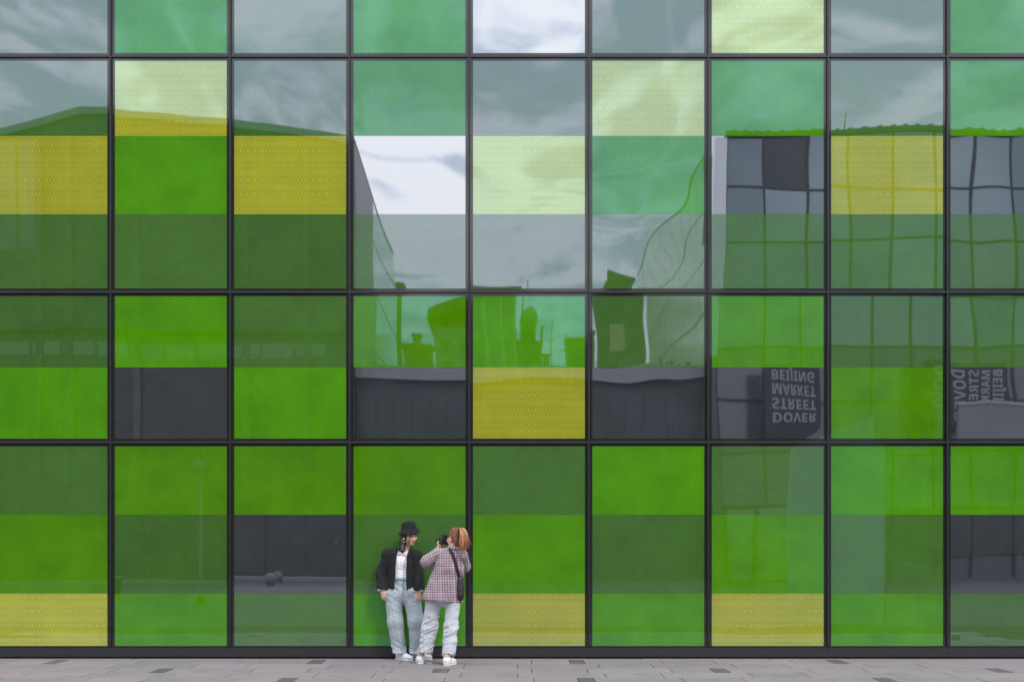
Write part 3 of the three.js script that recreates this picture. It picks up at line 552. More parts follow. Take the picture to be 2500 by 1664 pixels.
const black = clothMat([0.010, 0.010, 0.012], 0.92), hairDark = new THREE.MeshPhysicalMaterial({ color: lin(0.018, 0.012, 0.012), roughness: 0.42 });
const skyCotton = clothMat([0.62, 0.64, 0.74]);
function tubeOf(pts, r, n = 24) { return new THREE.TubeGeometry(new THREE.CatmullRomCurve3(pts.map((p) => new THREE.Vector3(...p))), n, r, 7); }
function addFace(root, origin, c, F, body) {
  const L = (q) => sub(loc(c, F, q), origin), rot = new THREE.Matrix4().makeBasis(new THREE.Vector3(...F[0]), new THREE.Vector3(...F[1]), new THREE.Vector3(...F[2]));
  const place = (m, q) => { m.position.set(...L(q)); m.quaternion.setFromRotationMatrix(rot); return m; };
  const eyeW = std([0.6, 0.57, 0.55], 0.25), iris = std([0.015, 0.01, 0.008], 0.2), brow = std([0.03, 0.02, 0.018], 0.8);
  for (const s of [-1, 1]) {
    place(part('eye', new THREE.SphereGeometry(0.0105, 16, 12).scale(1.15, 0.55, 0.8), eyeW, body), [s * 0.031, 0.003, 0.077]);
    place(part('iris', new THREE.SphereGeometry(0.0055, 12, 10), iris, body), [s * 0.031 + 0.001, 0.002, 0.0815]);
    place(part('eyelid', new THREE.TorusGeometry(0.013, 0.0022, 6, 14, Math.PI).scale(1, 0.5, 1), brow, body), [s * 0.031, 0.0045, 0.083]);
    place(part('eyebrow', new THREE.CapsuleGeometry(0.0032, 0.024, 4, 8).rotateZ(Math.PI / 2 - s * 0.12), brow, body), [s * 0.032, 0.025, 0.083]);
  }
  place(part('lips', mergeGeometries([new THREE.SphereGeometry(1, 16, 10).scale(0.021, 0.0045, 0.006).translate(0, 0.004, 0), new THREE.SphereGeometry(1, 16, 10).scale(0.018, 0.0055, 0.006).translate(0, -0.005, 0)]), std([0.4, 0.1, 0.09], 0.4), body), [0, -0.064, 0.086]);
}
function shoe(root, origin, heel, dir, high, name = 'shoe') {
  const m = part(name, shoeGeo[high ? 1 : 0], whiteShoe, root), s = part('sole', soles[high ? 1 : 0], rubber, m);
  m.position.set(...sub(heel, origin)); m.rotation.y = Math.atan2(dir[0], dir[1]);
  const line = part('sole_stripe', soleGeo(0.003).scale(1.012, 1, 1.008).translate(0, high ? 0.022 : 0.017, 0), stripe, m);
  return m;
}
const shoeGeo = [0, 1].map((h) => skin(shoeField(h), [-0.055, 0, -0.06], [0.055, 0.19, 0.235], 0.0045));
const soles = [soleGeo(0.022), soleGeo(0.028)];
const laces = (m, high) => { for (let k = 0; k < (high ? 5 : 4); k++) { const z = 0.045 + k * 0.02, y = (high ? 0.115 : 0.1) - k * 0.0125; part('lace', tubeOf([[-0.022, y - 0.006, z], [0, y + 0.004, z + 0.004], [0.022, y - 0.006, z]], 0.0026, 8), rubber, m); } };

// ---------------------------------------------- woman in the black hat
{
  const origin = [-1.27, 0, 0.2];
  const P = thing('person', 'woman in black bucket hat, open black jacket and pale wide jeans leaning against the glass', 'person', origin);
  const J = { neck: at(987, 1343, 0.17), chest: at(980, 1372, 0.165), waist: at(978, 1412, 0.18), hip: at(984, 1440, 0.19),
    shL: at(945, 1353, 0.165), shR: at(1018, 1356, 0.175), elL: at(932, 1400, 0.15), elR: at(1019.5, 1402, 0.18), wrL: at(933, 1440, 0.23), wrR: at(1022, 1443, 0.28),
    hpL: at(962, 1450, 0.19), hpR: at(1004, 1450, 0.2), knL: at(965, 1518, 0.22), knR: at(1016, 1516, 0.24), anL: at(976, 1588, 0.19), anR: at(1015, 1590, 0.17) };
  const hc = at(1000, 1307, 0.215), F = frame([0.62, -0.17, 0.76], [-0.02, 1, 0.05]);
  const Z = [0, 0, 1];
  const hf = headField(hc, F);
  const bodyField = join(0.03, limb(J.neck, loc(hc, F, [0, -0.06, -0.02]), 0.047, 0.043), limb(J.chest, J.waist, 0.115, 0.1, Z, 1.35), limb(J.waist, J.hip, 0.1, 0.12, Z, 1.25), limb(J.shL, J.shR, 0.045, 0.045), limb(J.neck, J.chest, 0.06, 0.1, Z, 1.2),
    ...chain([J.shL, J.elL, J.wrL], [0.042, 0.034, 0.024]), ...chain([J.shR, J.elR, J.wrR], [0.042, 0.034, 0.024]),
    ...chain([J.hpL, J.knL, J.anL], [0.085, 0.055, 0.035]), ...chain([J.hpR, J.knR, J.anR], [0.085, 0.055, 0.035]), (x, y, z) => hf(x, y, z));
  const pts = Object.values(J), [lo, hi] = around([...pts, hc], 0.15);
  const handL = handField(J.wrL, unit([0.30, -0.94, 0.16]), unit([-0.45, 0.05, 0.89]), unit([0.86, 0.3, 0.42]), [0.35, 0.42, 0.48, 0.5]);
  const handR = handField(J.wrR, unit([-0.05, -0.985, 0.16]), unit([0.45, 0.05, 0.89]), unit([-0.9, 0.05, 0.44]), [0.35, 0.42, 0.48, 0.5]);
  const geos = [skin(bodyField, lo, hi, 0.012, origin), skin(join(0.02, hf, limb(loc(hc, F, [0, -0.07, -0.02]), J.neck, 0.044, 0.047)), sub(hc, [0.14, 0.17, 0.14]), add(hc, [0.14, 0.15, 0.14]), 0.003, origin)];
  for (const [f, w] of [[handL, J.wrL], [handR, J.wrR]]) geos.push(skin(f, sub(w, [0.1, 0.21, 0.1]), add(w, [0.1, 0.05, 0.12]), 0.003, origin));
  const body = part('body', mergeGeometries(geos), skinMat, P);
  addFace(P, origin, hc, F, body);
  // tee with a red line of script-like strokes and a loose line doodle
  const tee = join(0.03, limb(add(J.neck, [0, -0.02, 0.0]), J.chest, 0.072, 0.128, Z, 1.3), limb(J.chest, add(J.waist, [0, -0.02, 0]), 0.128, 0.112, Z, 1.3), limb(J.shL, J.shR, 0.05, 0.05));
  const teeF = cutBy(cutBy((x, y, z) => tee(x, y, z) - 0.005 * ridge(x * 10 + y * 7, y * 6 - x * 4, z * 6, 2) * smooth(1.23, 1.05, y), limb(add(J.neck, [0, 0.075, 0.05]), add(J.neck, [0, 0.035, 0.06]), 0.056, 0.05), 0.006), (x, y, z) => y - 0.93);
  const cv = document.createElement('canvas'); cv.width = cv.height = 512; const q = cv.getContext('2d');
  q.fillStyle = '#f1f0f6'; q.fillRect(0, 0, 512, 512); q.lineCap = 'round';
  q.strokeStyle = '#b3122c'; q.lineWidth = 13; q.beginPath(); q.moveTo(60, 176); for (let i = 0; i < 12; i++) q.lineTo(70 + i * 14, 176 + (i % 3) * 6 - (i === 5 ? 24 : 0)); q.stroke();
  q.beginPath(); q.moveTo(262, 184); for (let i = 0; i < 9; i++) q.lineTo(266 + i * 13, 184 + (i % 2) * 10 - (i === 4 ? 26 : 0)); q.stroke();
  q.strokeStyle = '#8a8a94'; q.lineWidth = 5; q.beginPath(); q.moveTo(262, 220); q.lineTo(390, 226); q.stroke();
  q.strokeStyle = '#77778a'; q.lineWidth = 5; q.beginPath(); q.moveTo(70, 262); q.bezierCurveTo(100, 220, 220, 220, 230, 280); q.bezierCurveTo(200, 330, 110, 310, 70, 262); q.moveTo(240, 230); q.lineTo(246, 330); q.moveTo(290, 250); q.quadraticCurveTo(300, 290, 280, 310); q.stroke();
  q.strokeStyle = '#22223a'; q.lineWidth = 8; q.beginPath(); q.moveTo(215, 340); q.bezierCurveTo(250, 310, 330, 350, 410, 385); q.moveTo(220, 380); q.bezierCurveTo(260, 440, 330, 450, 390, 430); q.bezierCurveTo(420, 380, 330, 370, 300, 420); q.moveTo(255, 365); q.bezierCurveTo(300, 400, 320, 360, 350, 410); q.moveTo(170, 470); q.lineTo(410, 478); q.stroke();
  const print = new THREE.CanvasTexture(cv); print.colorSpace = THREE.SRGBColorSpace; print.wrapS = print.wrapT = THREE.ClampToEdgeWrapping;
  const tx0 = at(956, 1350, 0.3)[0], tx1 = at(1003, 1350, 0.3)[0], ty1 = at(956, 1335, 0.3)[1], ty0 = at(956, 1393, 0.3)[1];
  part('t_shirt', skin(teeF, [J.neck[0] - 0.3, 0.9, -0.02], [J.neck[0] + 0.3, J.neck[1] + 0.05, 0.42], 0.007, origin, (p) => [(p[0] - tx0) / (tx1 - tx0), (p[1] - ty0) / (ty1 - ty0)]), new THREE.MeshStandardMaterial({ map: print, roughness: 0.9 }), P);
  // jacket, open at the front
  const torsoJ = join(0.05, limb(add(J.neck, [-0.0, -0.045, -0.02]), at(980, 1378, 0.155), 0.085, 0.150, Z, 1.3), limb(at(980, 1378, 0.155), at(979, 1440, 0.175), 0.150, 0.160, Z, 1.03), limb(J.shL, J.shR, 0.062, 0.062));
  const sleeveL = chain([add(J.shL, [0.02, 0, 0]), J.elL, add(J.wrL, [0, 0.018, -0.01])], [0.066, 0.066, 0.064]), sleeveR = chain([add(J.shR, [-0.02, 0, 0]), J.elR, add(J.wrR, [0, 0.018, -0.01])], [0.064, 0.062, 0.056]);
  const xa = (y) => -1.383 + (y - 1.0) * 0.07, xb = (y) => -1.243 + (y - 1.0) * 0.03;  // the two front edges
  const open = (x, y, z) => Math.max(xa(y) - x, x - xb(y), J.chest[2] + 0.005 - z);
  let jk = cutBy(torsoJ, open, 0.004); jk = cutBy(jk, (x, y, z) => y - (at(980, 1437, 0.3)[1] + (x > -1.27 ? -0.016 : 0.0)), 0.004); jk = cutBy(jk, limb(add(J.neck, [0, 0.06, 0.03]), add(J.neck, [0.0, -0.02, 0.07]), 0.068, 0.055), 0.006);
  const sl = join(0.03, ...sleeveL, ...sleeveR);
  const jacketF = (x, y, z) => { const fold = 0.010 * ridge(x * 7 + 3, y * 3.5, z * 7, 2) + 0.004 * noise(x * 22, y * 14, z * 22); return smin(jk(x, y, z), cutSleeve(x, y, z), 0.025) - fold * 0.8; };
  const cutSleeve = cutBy(sl, (x, y, z) => y - (x < -1.27 ? J.wrL[1] : J.wrR[1]) - 0.012, 0.004);
  const jacket = part('jacket', skin(jacketF, [-1.74, 0.76, -0.06], [-1.0, 1.4, 0.42], 0.0075, origin), black, P);
  const lapel = tubeOf([at(968, 1336, 0.20), at(962, 1350, 0.30), at(961, 1385, 0.325), at(958, 1430, 0.335)].map((p) => sub(p, origin)), 0.009), lapel2 = tubeOf([at(1002, 1340, 0.24), at(995, 1355, 0.305), at(993.5, 1390, 0.325), at(993, 1430, 0.338)].map((p) => sub(p, origin)), 0.009);
  part('lapel', lapel, black, jacket); part('lapel', lapel2, black, jacket);
  for (const [w, e] of [[J.wrL, J.elL], [J.wrR, J.elR]]) {
    const d = unit(sub(w, e)), f0 = limb(add(w, mul(d, -0.03)), add(w, mul(d, 0.012)), 0.054, 0.05), f = cutBy(cutBy(f0, (x, y, z) => (x - w[0]) * d[0] + (y - w[1]) * d[1] + (z - w[2]) * d[2] + 0.042), (x, y, z) => -((x - w[0]) * d[0] + (y - w[1]) * d[1] + (z - w[2]) * d[2] - 0.006));
    part('cuff', skin((x, y, z) => f(x, y, z) - 0.006 * ridge(x * 16, y * 30, z * 16, 2), sub(w, [0.09, 0.09, 0.09]), add(w, [0.09, 0.09, 0.09]), 0.005, origin), skyCotton, jacket);
  }
  // jeans
  const den = denimTex(61); den.repeat.set(2, 2);
  const jeansMat = new THREE.MeshStandardMaterial({ color: lin(0.45, 0.50, 0.535), roughness: 0.9, map: den, bumpMap: weave, bumpScale: 0.001 });
  const legL = chain([J.hpL, J.knL, at(974, 1582, 0.2)], [0.102, 0.083, 0.070]), legR = chain([J.hpR, J.knR, at(1014, 1584, 0.19)], [0.102, 0.088, 0.066]);
  const pelvis = join(0.05, limb(at(979, 1416, 0.18), at(983, 1446, 0.19), 0.116, 0.136, Z, 1.25));
  const jeansBase = (x, y, z) => { const l = Math.min(legL[0](x, y, z), legL[1](x, y, z)), r = Math.min(legR[0](x, y, z), legR[1](x, y, z)); const L1 = smin(legL[0](x, y, z), legL[1](x, y, z), 0.05), R1 = smin(legR[0](x, y, z), legR[1](x, y, z), 0.05); return smin(pelvis(x, y, z), smin(L1, R1, 0.014), 0.05); };
  const jeansF = cutBy(cutBy((x, y, z) => {
    const s = smooth(0.75, 0.1, y);
    const long = ridge(x * 11 + y * 1.5, y * 2.2, z * 6, 2), cross_ = ridge(x * 5 + 2, y * 15 + x * 9, z * 5, 2);
    return jeansBase(x, y, z) - 0.019 * long * (0.4 + 0.6 * s) - 0.011 * cross_ * (0.3 + smooth(0.35, 0.1, y) + smooth(0.62, 0.75, y) * smooth(0.95, 0.8, y)) - 0.003 * noise(x * 40, y * 40, z * 40);
  }, (x, y, z) => y - 0.105), (x, y, z) => at(980, 1410, 0.18)[1] - y, 0.004);
  const jeans = part('jeans', skin(jeansF, [-1.62, 0.08, -0.02], [-0.95, 0.98, 0.42], 0.0065, origin), jeansMat, P);
  for (const [c, r] of [[at(975.5, 1586, 0.2), 0.073], [at(1015, 1587, 0.19), 0.07]]) {
    const f0 = cutBy(cutBy(limb(add(c, [0, -0.1, 0]), add(c, [0, 0.1, 0]), r * 1.10, r * 1.16), (x, y, z) => y - (c[1] - 0.036)), (x, y, z) => c[1] + 0.032 - y + 0.1 * (x - c[0]));
    part('hem_cuff', skin((x, y, z) => f0(x, y, z) - 0.005 * ridge(x * 18, y * 18, z * 18, 2), sub(c, [0.11, 0.07, 0.11]), add(c, [0.11, 0.08, 0.11]), 0.005, origin), clothMat([0.55, 0.60, 0.64]), jeans);
  }
  part('waistband', new THREE.TorusGeometry(0.106, 0.016, 8, 40).rotateX(Math.PI / 2).scale(1.06, 1.3, 0.86).translate(...sub(at(979, 1413, 0.18), origin)), clothMat([0.26, 0.33, 0.40]), jeans);
  part('fly_seam', tubeOf([at(983, 1415, 0.288), at(985, 1440, 0.316), at(984, 1455, 0.312)].map((p) => sub(p, origin)), 0.0045, 16), clothMat([0.2, 0.26, 0.32]), jeans);
  // shoes
  const s1 = shoe(P, origin, [at(974, 1600, 0.2)[0], 0, 0.16], [0.74, 0.67], true), s2 = shoe(P, origin, [at(1010, 1600, 0.15)[0], 0, 0.13], [0.98, 0.22], true);
  laces(s1, true); laces(s2, true);
  part('ankle_patch', new THREE.CylinderGeometry(0.012, 0.012, 0.004, 18).rotateZ(Math.PI / 2).translate(0.041, 0.112, 0.002), stripe, s2);
  // hair and hat
  const hairBase = join(0.02, egg(loc(hc, F, [0, 0.035, -0.025]), [0.084, 0.092, 0.094], F), ...chain([loc(hc, F, [-0.055, 0.02, -0.03]), loc(hc, F, [-0.072, -0.08, -0.035]), at(982, 1344, 0.27)], [0.045, 0.04, 0.022]), ...chain([loc(hc, F, [0.06, 0.0, -0.05]), loc(hc, F, [0.07, -0.09, -0.04])], [0.04, 0.03]), ...chain([loc(hc, F, [0, 0, -0.08]), loc(hc, F, [0, -0.11, -0.07]), add(J.neck, [-0.03, 0.0, 0.02])], [0.06, 0.055, 0.035]));
  const hl = toLoc(hc, F);
  const hairF = (x, y, z) => { const l = hl([x, y, z]); return -smin(-(hairBase(x, y, z) - 0.006 * ridge(x * 34, y * 5, z * 34, 2)), egg([0.012, -0.045, 0.095], [0.072, 0.105, 0.088])(...l), 0.01); };
  const hair = part('hair', skin(hairF, sub(hc, [0.18, 0.28, 0.18]), add(hc, [0.16, 0.16, 0.18]), 0.004, origin), hairDark, P);
  for (let i = 0; i < 9; i++) { const s = -0.062 + i * 0.0125; part('fringe', tubeOf([[s, 0.085, 0.066], [s * 1.05, 0.06, 0.090 - Math.abs(s) * 0.25], [s * 1.1, 0.034 - (i % 3) * 0.006, 0.093 - Math.abs(s) * 0.45]].map((p) => sub(loc(hc, F, p), origin)), 0.0048, 12), hairDark, hair); }
  const tress = [];
  for (let i = 0; i < 46; i++) {
    const u = rnd(), a = -0.9 + 1.9 * u, d = rnd(), end = at(974 + 14 * u + 3 * rnd(), 1338 + 9 * rnd(), 0.25 + 0.03 * d);
    tress.push(tubeOf([loc(hc, F, [-0.080 - 0.006 * d, 0.05, 0.01 - 0.06 * u]), loc(hc, F, [-0.087 - 0.004 * d, -0.03, 0.0 - 0.065 * u]), mix3(loc(hc, F, [-0.085, -0.09, -0.005 - 0.06 * u]), end, 0.3), end].map((p) => sub(p, origin)), 0.0042, 12));
  }
  const ts = part('hair_strands', mergeGeometries(tress), hairDark, P); ts.userData.kind = 'stuff';
  part('lock', tubeOf([[-0.05, 0.06, 0.07], [-0.052, 0.0, 0.074], [-0.046, -0.05, 0.066], [-0.05, -0.085, 0.05]].map((p) => sub(loc(hc, F, p), origin)), 0.0036, 20), hairDark, hair);
  const HF = frame([0.68, 0.08, 0.72], [-0.16, 1, 0.0]), hatPts = [[0.0, 0.128], [0.03, 0.128], [0.058, 0.122], [0.076, 0.106], [0.085, 0.07], [0.092, 0.022], [0.104, 0.004], [0.122, -0.022], [0.131, -0.04], [0.128, -0.042], [0.112, -0.016], [0.096, 0.006], [0.086, 0.022], [0.08, 0.07], [0.0, 0.115]].map(([a, b]) => new THREE.Vector2(a, b));
  const hg = new THREE.LatheGeometry(hatPts, 48); { const p = hg.attributes.position; for (let i = 0; i < p.count; i++) { const x = p.getX(i), y = p.getY(i), z = p.getZ(i), a = Math.atan2(z, x), d = 0.004 * noise(x * 22, y * 22, z * 22), e = y < 0.004 ? 0.010 * Math.sin(a * 2 + 0.6) : 0; p.setXYZ(i, x * (1 + d * 5), y + d + e, z * 1.06 * (1 + d * 5)); } hg.computeVertexNormals(); }
  const hat = part('bucket_hat', hg, clothMat([0.008, 0.008, 0.010], 0.94, { side: THREE.DoubleSide }), P);
  hat.scale.set(0.98, 0.86, 0.98); hat.position.set(...sub(loc(hc, F, [-0.004, 0.058, -0.012]), origin)); hat.quaternion.setFromRotationMatrix(new THREE.Matrix4().makeBasis(...HF.map((v) => new THREE.Vector3(...v))));
  const e = loc(hc, F, [-0.089, -0.03, 0.012]);
  part('earring', new THREE.SphereGeometry(0.011, 16, 12).translate(...sub(e, origin)), new THREE.MeshPhysicalMaterial({ color: lin(0.85, 0.8, 0.72), roughness: 0.25, clearcoat: 1 }), P);
  part('earring', new THREE.TorusGeometry(0.017, 0.003, 8, 24).rotateY(0.5).translate(...sub(add(e, [0, -0.03, 0.004]), origin)), new THREE.MeshStandardMaterial({ color: lin(0.75, 0.55, 0.25), metalness: 1, roughness: 0.25 }), P);
}

// ---------------------------------------------- woman photographing her
{
  const origin = [-0.8, 0, 0.68], Z = [0, 0, 1];
  const P = thing('person', 'woman in checked pink blazer with copper ponytail, back turned, photographing the woman in the hat', 'person', origin);
  const J = { neck: at(1110, 1337, 0.71), chest: at(1100, 1372, 0.70), hip: at(1084, 1462, 0.70), shL: at(1070, 1352, 0.70), shR: at(1130, 1355, 0.72), elL: at(1041, 1372, 0.68), elR: at(1134, 1382, 0.60),
    wrL: at(1074, 1341, 0.585), wrR: at(1097, 1338, 0.50), hpL: at(1060, 1466, 0.68), hpR: at(1107, 1466, 0.72), knL: at(1049, 1530, 0.64), knR: at(1101, 1530, 0.74), anL: at(1027, 1600, 0.60), anR: at(1091, 1603, 0.80) };
  const hc = at(1110, 1315, 0.70), F = frame([-0.70, -0.05, -0.71], [0.02, 1, 0]);
  const hf = headField(hc, F);
  const lens = loc(hc, F, [0.0, -0.005, 0.20]);                    // camera stands before the eye
  const side = F[0];
  const bodyF = join(0.03, limb(J.neck, loc(hc, F, [0, -0.06, -0.02]), 0.048, 0.043), limb(J.chest, at(1086, 1440, 0.70), 0.105, 0.10, Z, 1.3), limb(J.shL, J.shR, 0.045, 0.045), limb(J.neck, J.chest, 0.06, 0.095, Z, 1.2),
    ...chain([J.shL, J.elL, J.wrL], [0.042, 0.034, 0.024]), ...chain([J.shR, J.elR, J.wrR], [0.042, 0.034, 0.024]), ...chain([J.hpL, J.knL, J.anL], [0.082, 0.055, 0.034]), ...chain([J.hpR, J.knR, J.anR], [0.082, 0.055, 0.034]),
    limb(J.anL, add(J.anL, [0, -0.06, 0]), 0.034, 0.03), limb(J.anR, add(J.anR, [0, -0.06, 0]), 0.034, 0.03), hf);
  const [lo, hi] = around([...Object.values(J), hc], 0.15);
  const toL = unit(sub(lens, J.wrL)), toR = unit(sub(lens, J.wrR));
  const handL = handField(J.wrL, unit([-0.06, 0.97, -0.2]), unit([-0.5, 0.1, 0.86]), unit([0.5, 0.3, -0.3]), [0.3, 0.35, 0.4, 0.45]);
  const handR = handField(J.wrR, unit([-0.1, 0.95, 0.2]), unit([0.3, 0.0, -0.95]), unit([-0.9, 0.2, 0.1]), [0.6, 0.6, 0.6, 0.6]);
  const geos = [skin(bodyF, lo, hi, 0.012, origin), skin(join(0.02, hf, limb(loc(hc, F, [0, -0.07, -0.02]), J.neck, 0.044, 0.047)), sub(hc, [0.14, 0.17, 0.14]), add(hc, [0.14, 0.15, 0.14]), 0.003, origin)];
  for (const [f, w] of [[handL, J.wrL], [handR, J.wrR]]) geos.push(skin(f, sub(w, [0.11, 0.06, 0.13]), add(w, [0.11, 0.2, 0.11]), 0.003, origin));
  for (const a of [J.anL, J.anR]) geos.push(skin(join(0.01, limb(add(a, [0, 0.06, 0]), add(a, [0, -0.06, 0]), 0.036, 0.03), egg(add(a, [0.03, -0.045, 0]), [0.012, 0.014, 0.014])), sub(a, [0.06, 0.1, 0.06]), add(a, [0.06, 0.1, 0.06]), 0.005, origin));
  const body = part('body', mergeGeometries(geos), skinMat, P);
  addFace(P, origin, hc, F, body);
  // blazer
  const plaid = dataTex(512, 512, (u, v) => {
    const band = (t) => { const x = ((t * 10) % 1 + 1) % 1, big = ((t * 2) % 1 + 1) % 1; return [x < 0.46 ? 1 : 0, x > 0.62 && x < 0.80 ? 1 : 0, big > 0.42 && big < 0.58 ? 1 : 0]; };
    const [a, a2, A] = band(u), [b, b2, B2] = band(v), n = 0.08 * (tnoise(u, v, 256, 71) - 0.5);
    let r = 0.625, g = 0.565, bl = 0.585; const k = 1 - 0.19 * a - 0.16 * b + 0.08 * (a2 + b2);
    r *= k; g *= k * (a + b > 1 ? 0.9 : 0.985); bl *= k; const w = 0.055 * (A + B2); r += w; g += w * 0.9; bl += w * 0.92;
    return [r + n, g + n, bl + n];
  }, true);
  const plaidMat = new THREE.MeshStandardMaterial({ map: plaid, roughness: 0.9, bumpMap: weave, bumpScale: 0.001 });
  const per = 0.29;
  const back = join(0.05, limb(add(J.neck, [-0.01, -0.03, 0]), at(1098, 1380, 0.70), 0.075, 0.158, Z, 1.35), limb(at(1098, 1380, 0.70), at(1080, 1464, 0.70), 0.150, 0.228, Z, 1.6), limb(add(J.shL, [0.02, 0, 0]), add(J.shR, [-0.012, 0, 0]), 0.062, 0.062));
  const hem = at(1080, 1468, 0.82)[1];
  const coatF = cutBy((x, y, z) => back(x, y, z) - 0.016 * ridge(x * 6 + y * 2.2, y * 1.4, z * 5, 2) * (0.5 + smooth(1.1, 0.8, y)) - 0.006 * ridge(x * 9 - y * 6, y * 9, z * 6, 2) - 0.003 * noise(x * 25, y * 18, z * 25), (x, y, z) => y - hem - 0.07 * (-0.8 - x), 0.004);
  const coat = part('blazer', skin(coatF, [-1.2, 0.62, 0.42], [-0.45, 1.42, 0.98], 0.0065, origin, (p) => [(p[0] + 0.25 * (p[2] - 0.7) + 0.06 * (p[1] - 1)) / per, p[1] / per]), plaidMat, P);
  const sleeve = (s, e, w, ra) => {
    const ax1 = unit(sub(e, s)), f = join(0.03, limb(s, e, ra, ra * 1.0), limb(e, mix3(e, w, 0.9), ra * 0.98, ra * 0.72));
    part('sleeve', skin((x, y, z) => f(x, y, z) - 0.008 * ridge(x * 12, y * 16, z * 12, 2), ...around([s, e, w], 0.1), 0.006, origin, (p) => [(dot(sub(p, s), ax1)) / per, (dot(sub(p, s), unit(cross(ax1, Z))) + 0.4 * (p[2] - s[2])) / per]), plaidMat, coat);
  };
  sleeve(add(J.shL, [0.015, -0.005, 0]), J.elL, J.wrL, 0.066); sleeve(add(J.shR, [-0.01, -0.01, 0]), J.elR, J.wrR, 0.066);
  part('collar', new THREE.TorusGeometry(0.056, 0.02, 10, 36).rotateX(Math.PI / 2).scale(1, 1.5, 1).rotateZ(-0.12).translate(...sub(add(J.neck, [-0.004, -0.006, 0]), origin)), (() => { const m = plaidMat.clone(); m.map = plaid.clone(); m.map.repeat.set(1.5, 0.5); m.map.needsUpdate = true; return m; })(), coat);
  // jeans with raw hems
  const den = denimTex(81); den.repeat.set(2, 2);
  const jm = new THREE.MeshStandardMaterial({ color: lin(0.62, 0.625, 0.67), roughness: 0.9, map: den, bumpMap: weave, bumpScale: 0.001 });
  const lg = [chain([J.hpL, J.knL, at(1038, 1598, 0.62)], [0.092, 0.074, 0.080]), chain([J.hpR, J.knR, at(1095, 1598, 0.77)], [0.084, 0.066, 0.072])];
  const jb = (x, y, z) => { const a = smin(lg[0][0](x, y, z), lg[0][1](x, y, z), 0.05), b = smin(lg[1][0](x, y, z), lg[1][1](x, y, z), 0.05); return smin(limb(at(1083, 1440, 0.7), at(1084, 1452, 0.7), 0.12, 0.13, Z, 1.3)(x, y, z), smin(a, b, 0.01), 0.03); };
  const jf = cutBy((x, y, z) => jb(x, y, z) - 0.013 * ridge(x * 6 + y * 2, y * 16 - x * 7, z * 6, 3) * (0.35 + smooth(0.62, 0.45, y) * smooth(0.1, 0.3, y)) - 0.007 * ridge(x * 12, y * 2, z * 8, 2), (x, y, z) => y - 0.128 - 0.012 * noise(x * 60, z * 60, 1) - 0.004 * noise(x * 190, z * 190, 4), 0.003);
  const jeans = part('jeans', skin(jf, [-1.22, 0.09, 0.44], [-0.5, 0.82, 0.98], 0.0065, origin), jm, P);
  for (let i = 0; i < 34; i++) { const w = i % 2, c = w ? at(1095, 1598, 0.77) : at(1038, 1598, 0.62), r = w ? 0.076 : 0.083, a = rnd() * 6.28, p = [c[0] + Math.cos(a) * r, 0.134, c[2] + Math.sin(a) * r]; part('frayed_thread', tubeOf([p, add(p, [0.004 * (rnd() - 0.5), -0.012, 0]), add(p, [0.016 * (rnd() - 0.5), -0.024 - 0.014 * rnd(), 0.005])].map((k) => sub(k, origin)), 0.0016, 5), jm, jeans); }
  const s1 = shoe(P, origin, [J.anL[0] - 0.002, 0, J.anL[2] + 0.012], [-0.16, -1], false), s2 = shoe(P, origin, [J.anR[0] - 0.002, 0, J.anR[2] + 0.012], [0.36, -0.93], false);
  laces(s1, false); laces(s2, false);
  part('loose_lace', tubeOf([[-0.02, 0.09, 0.07], [-0.05, 0.03, 0.05], [-0.06, 0.006, 0.01], [-0.13, 0.006, 0.0]].map(([x, y, z]) => [x, y, z]), 0.003, 20), rubber, s1);
  for (const a of [J.anL, J.anR]) part('sock', new THREE.CylinderGeometry(0.037, 0.038, 0.022, 24).translate(...sub([a[0], 0.092, a[2]], origin)), std([0.7, 0.7, 0.72], 0.9), P);
  // hair: cap, ponytail
  const strands = dataTex(256, 256, (u, v) => { const k = tnoise(u, v, 48, 91) * 0.5 + tnoise(u, v * 0.5, 110, 92) * 0.5, t = smooth(0.25, 0.8, k); return [0.18 + 0.62 * t, 0.085 + 0.34 * t, 0.06 + 0.17 * t]; }, false);
  const hairMat = new THREE.MeshPhysicalMaterial({ color: lin(0.46, 0.36, 0.36), roughness: 0.45, map: strands });
  const knot = at(1121, 1293, 0.80), hl = toLoc(hc, F);
  const capF = (x, y, z) => {
    const l = hl([x, y, z]), r = sub([x, y, z], knot), a = Math.atan2(r[1], r[0]) * 9 + r[2] * 30;
    const d = Math.min(egg([0, 0.036, -0.018], [0.081, 0.094, 0.1])(...l), 9) - 0.003 * Math.sin(a * 2.2) - 0.002 * noise(a * 2, r[2] * 20, 3);
    return -smin(-smin(d, egg([0, -0.035, -0.055], [0.062, 0.06, 0.05])(...l), 0.03), egg([0, -0.05, 0.075], [0.1, 0.115, 0.1])(...l), 0.012);
  };
  const hair = part('hair', skin(capF, sub(hc, [0.16, 0.15, 0.16]), add(hc, [0.16, 0.18, 0.16]), 0.0035, origin, (p) => { const r = sub(p, knot); return [Math.hypot(...r) * 0.8, Math.atan2(r[1], r[0]) * 0.5 + r[2] * 3]; }), hairMat, P);
  const tp = [knot, at(1127, 1290, 0.835), at(1132, 1308, 0.858), at(1131, 1328, 0.852), at(1129, 1348, 0.845)], locks = [[], [], []];
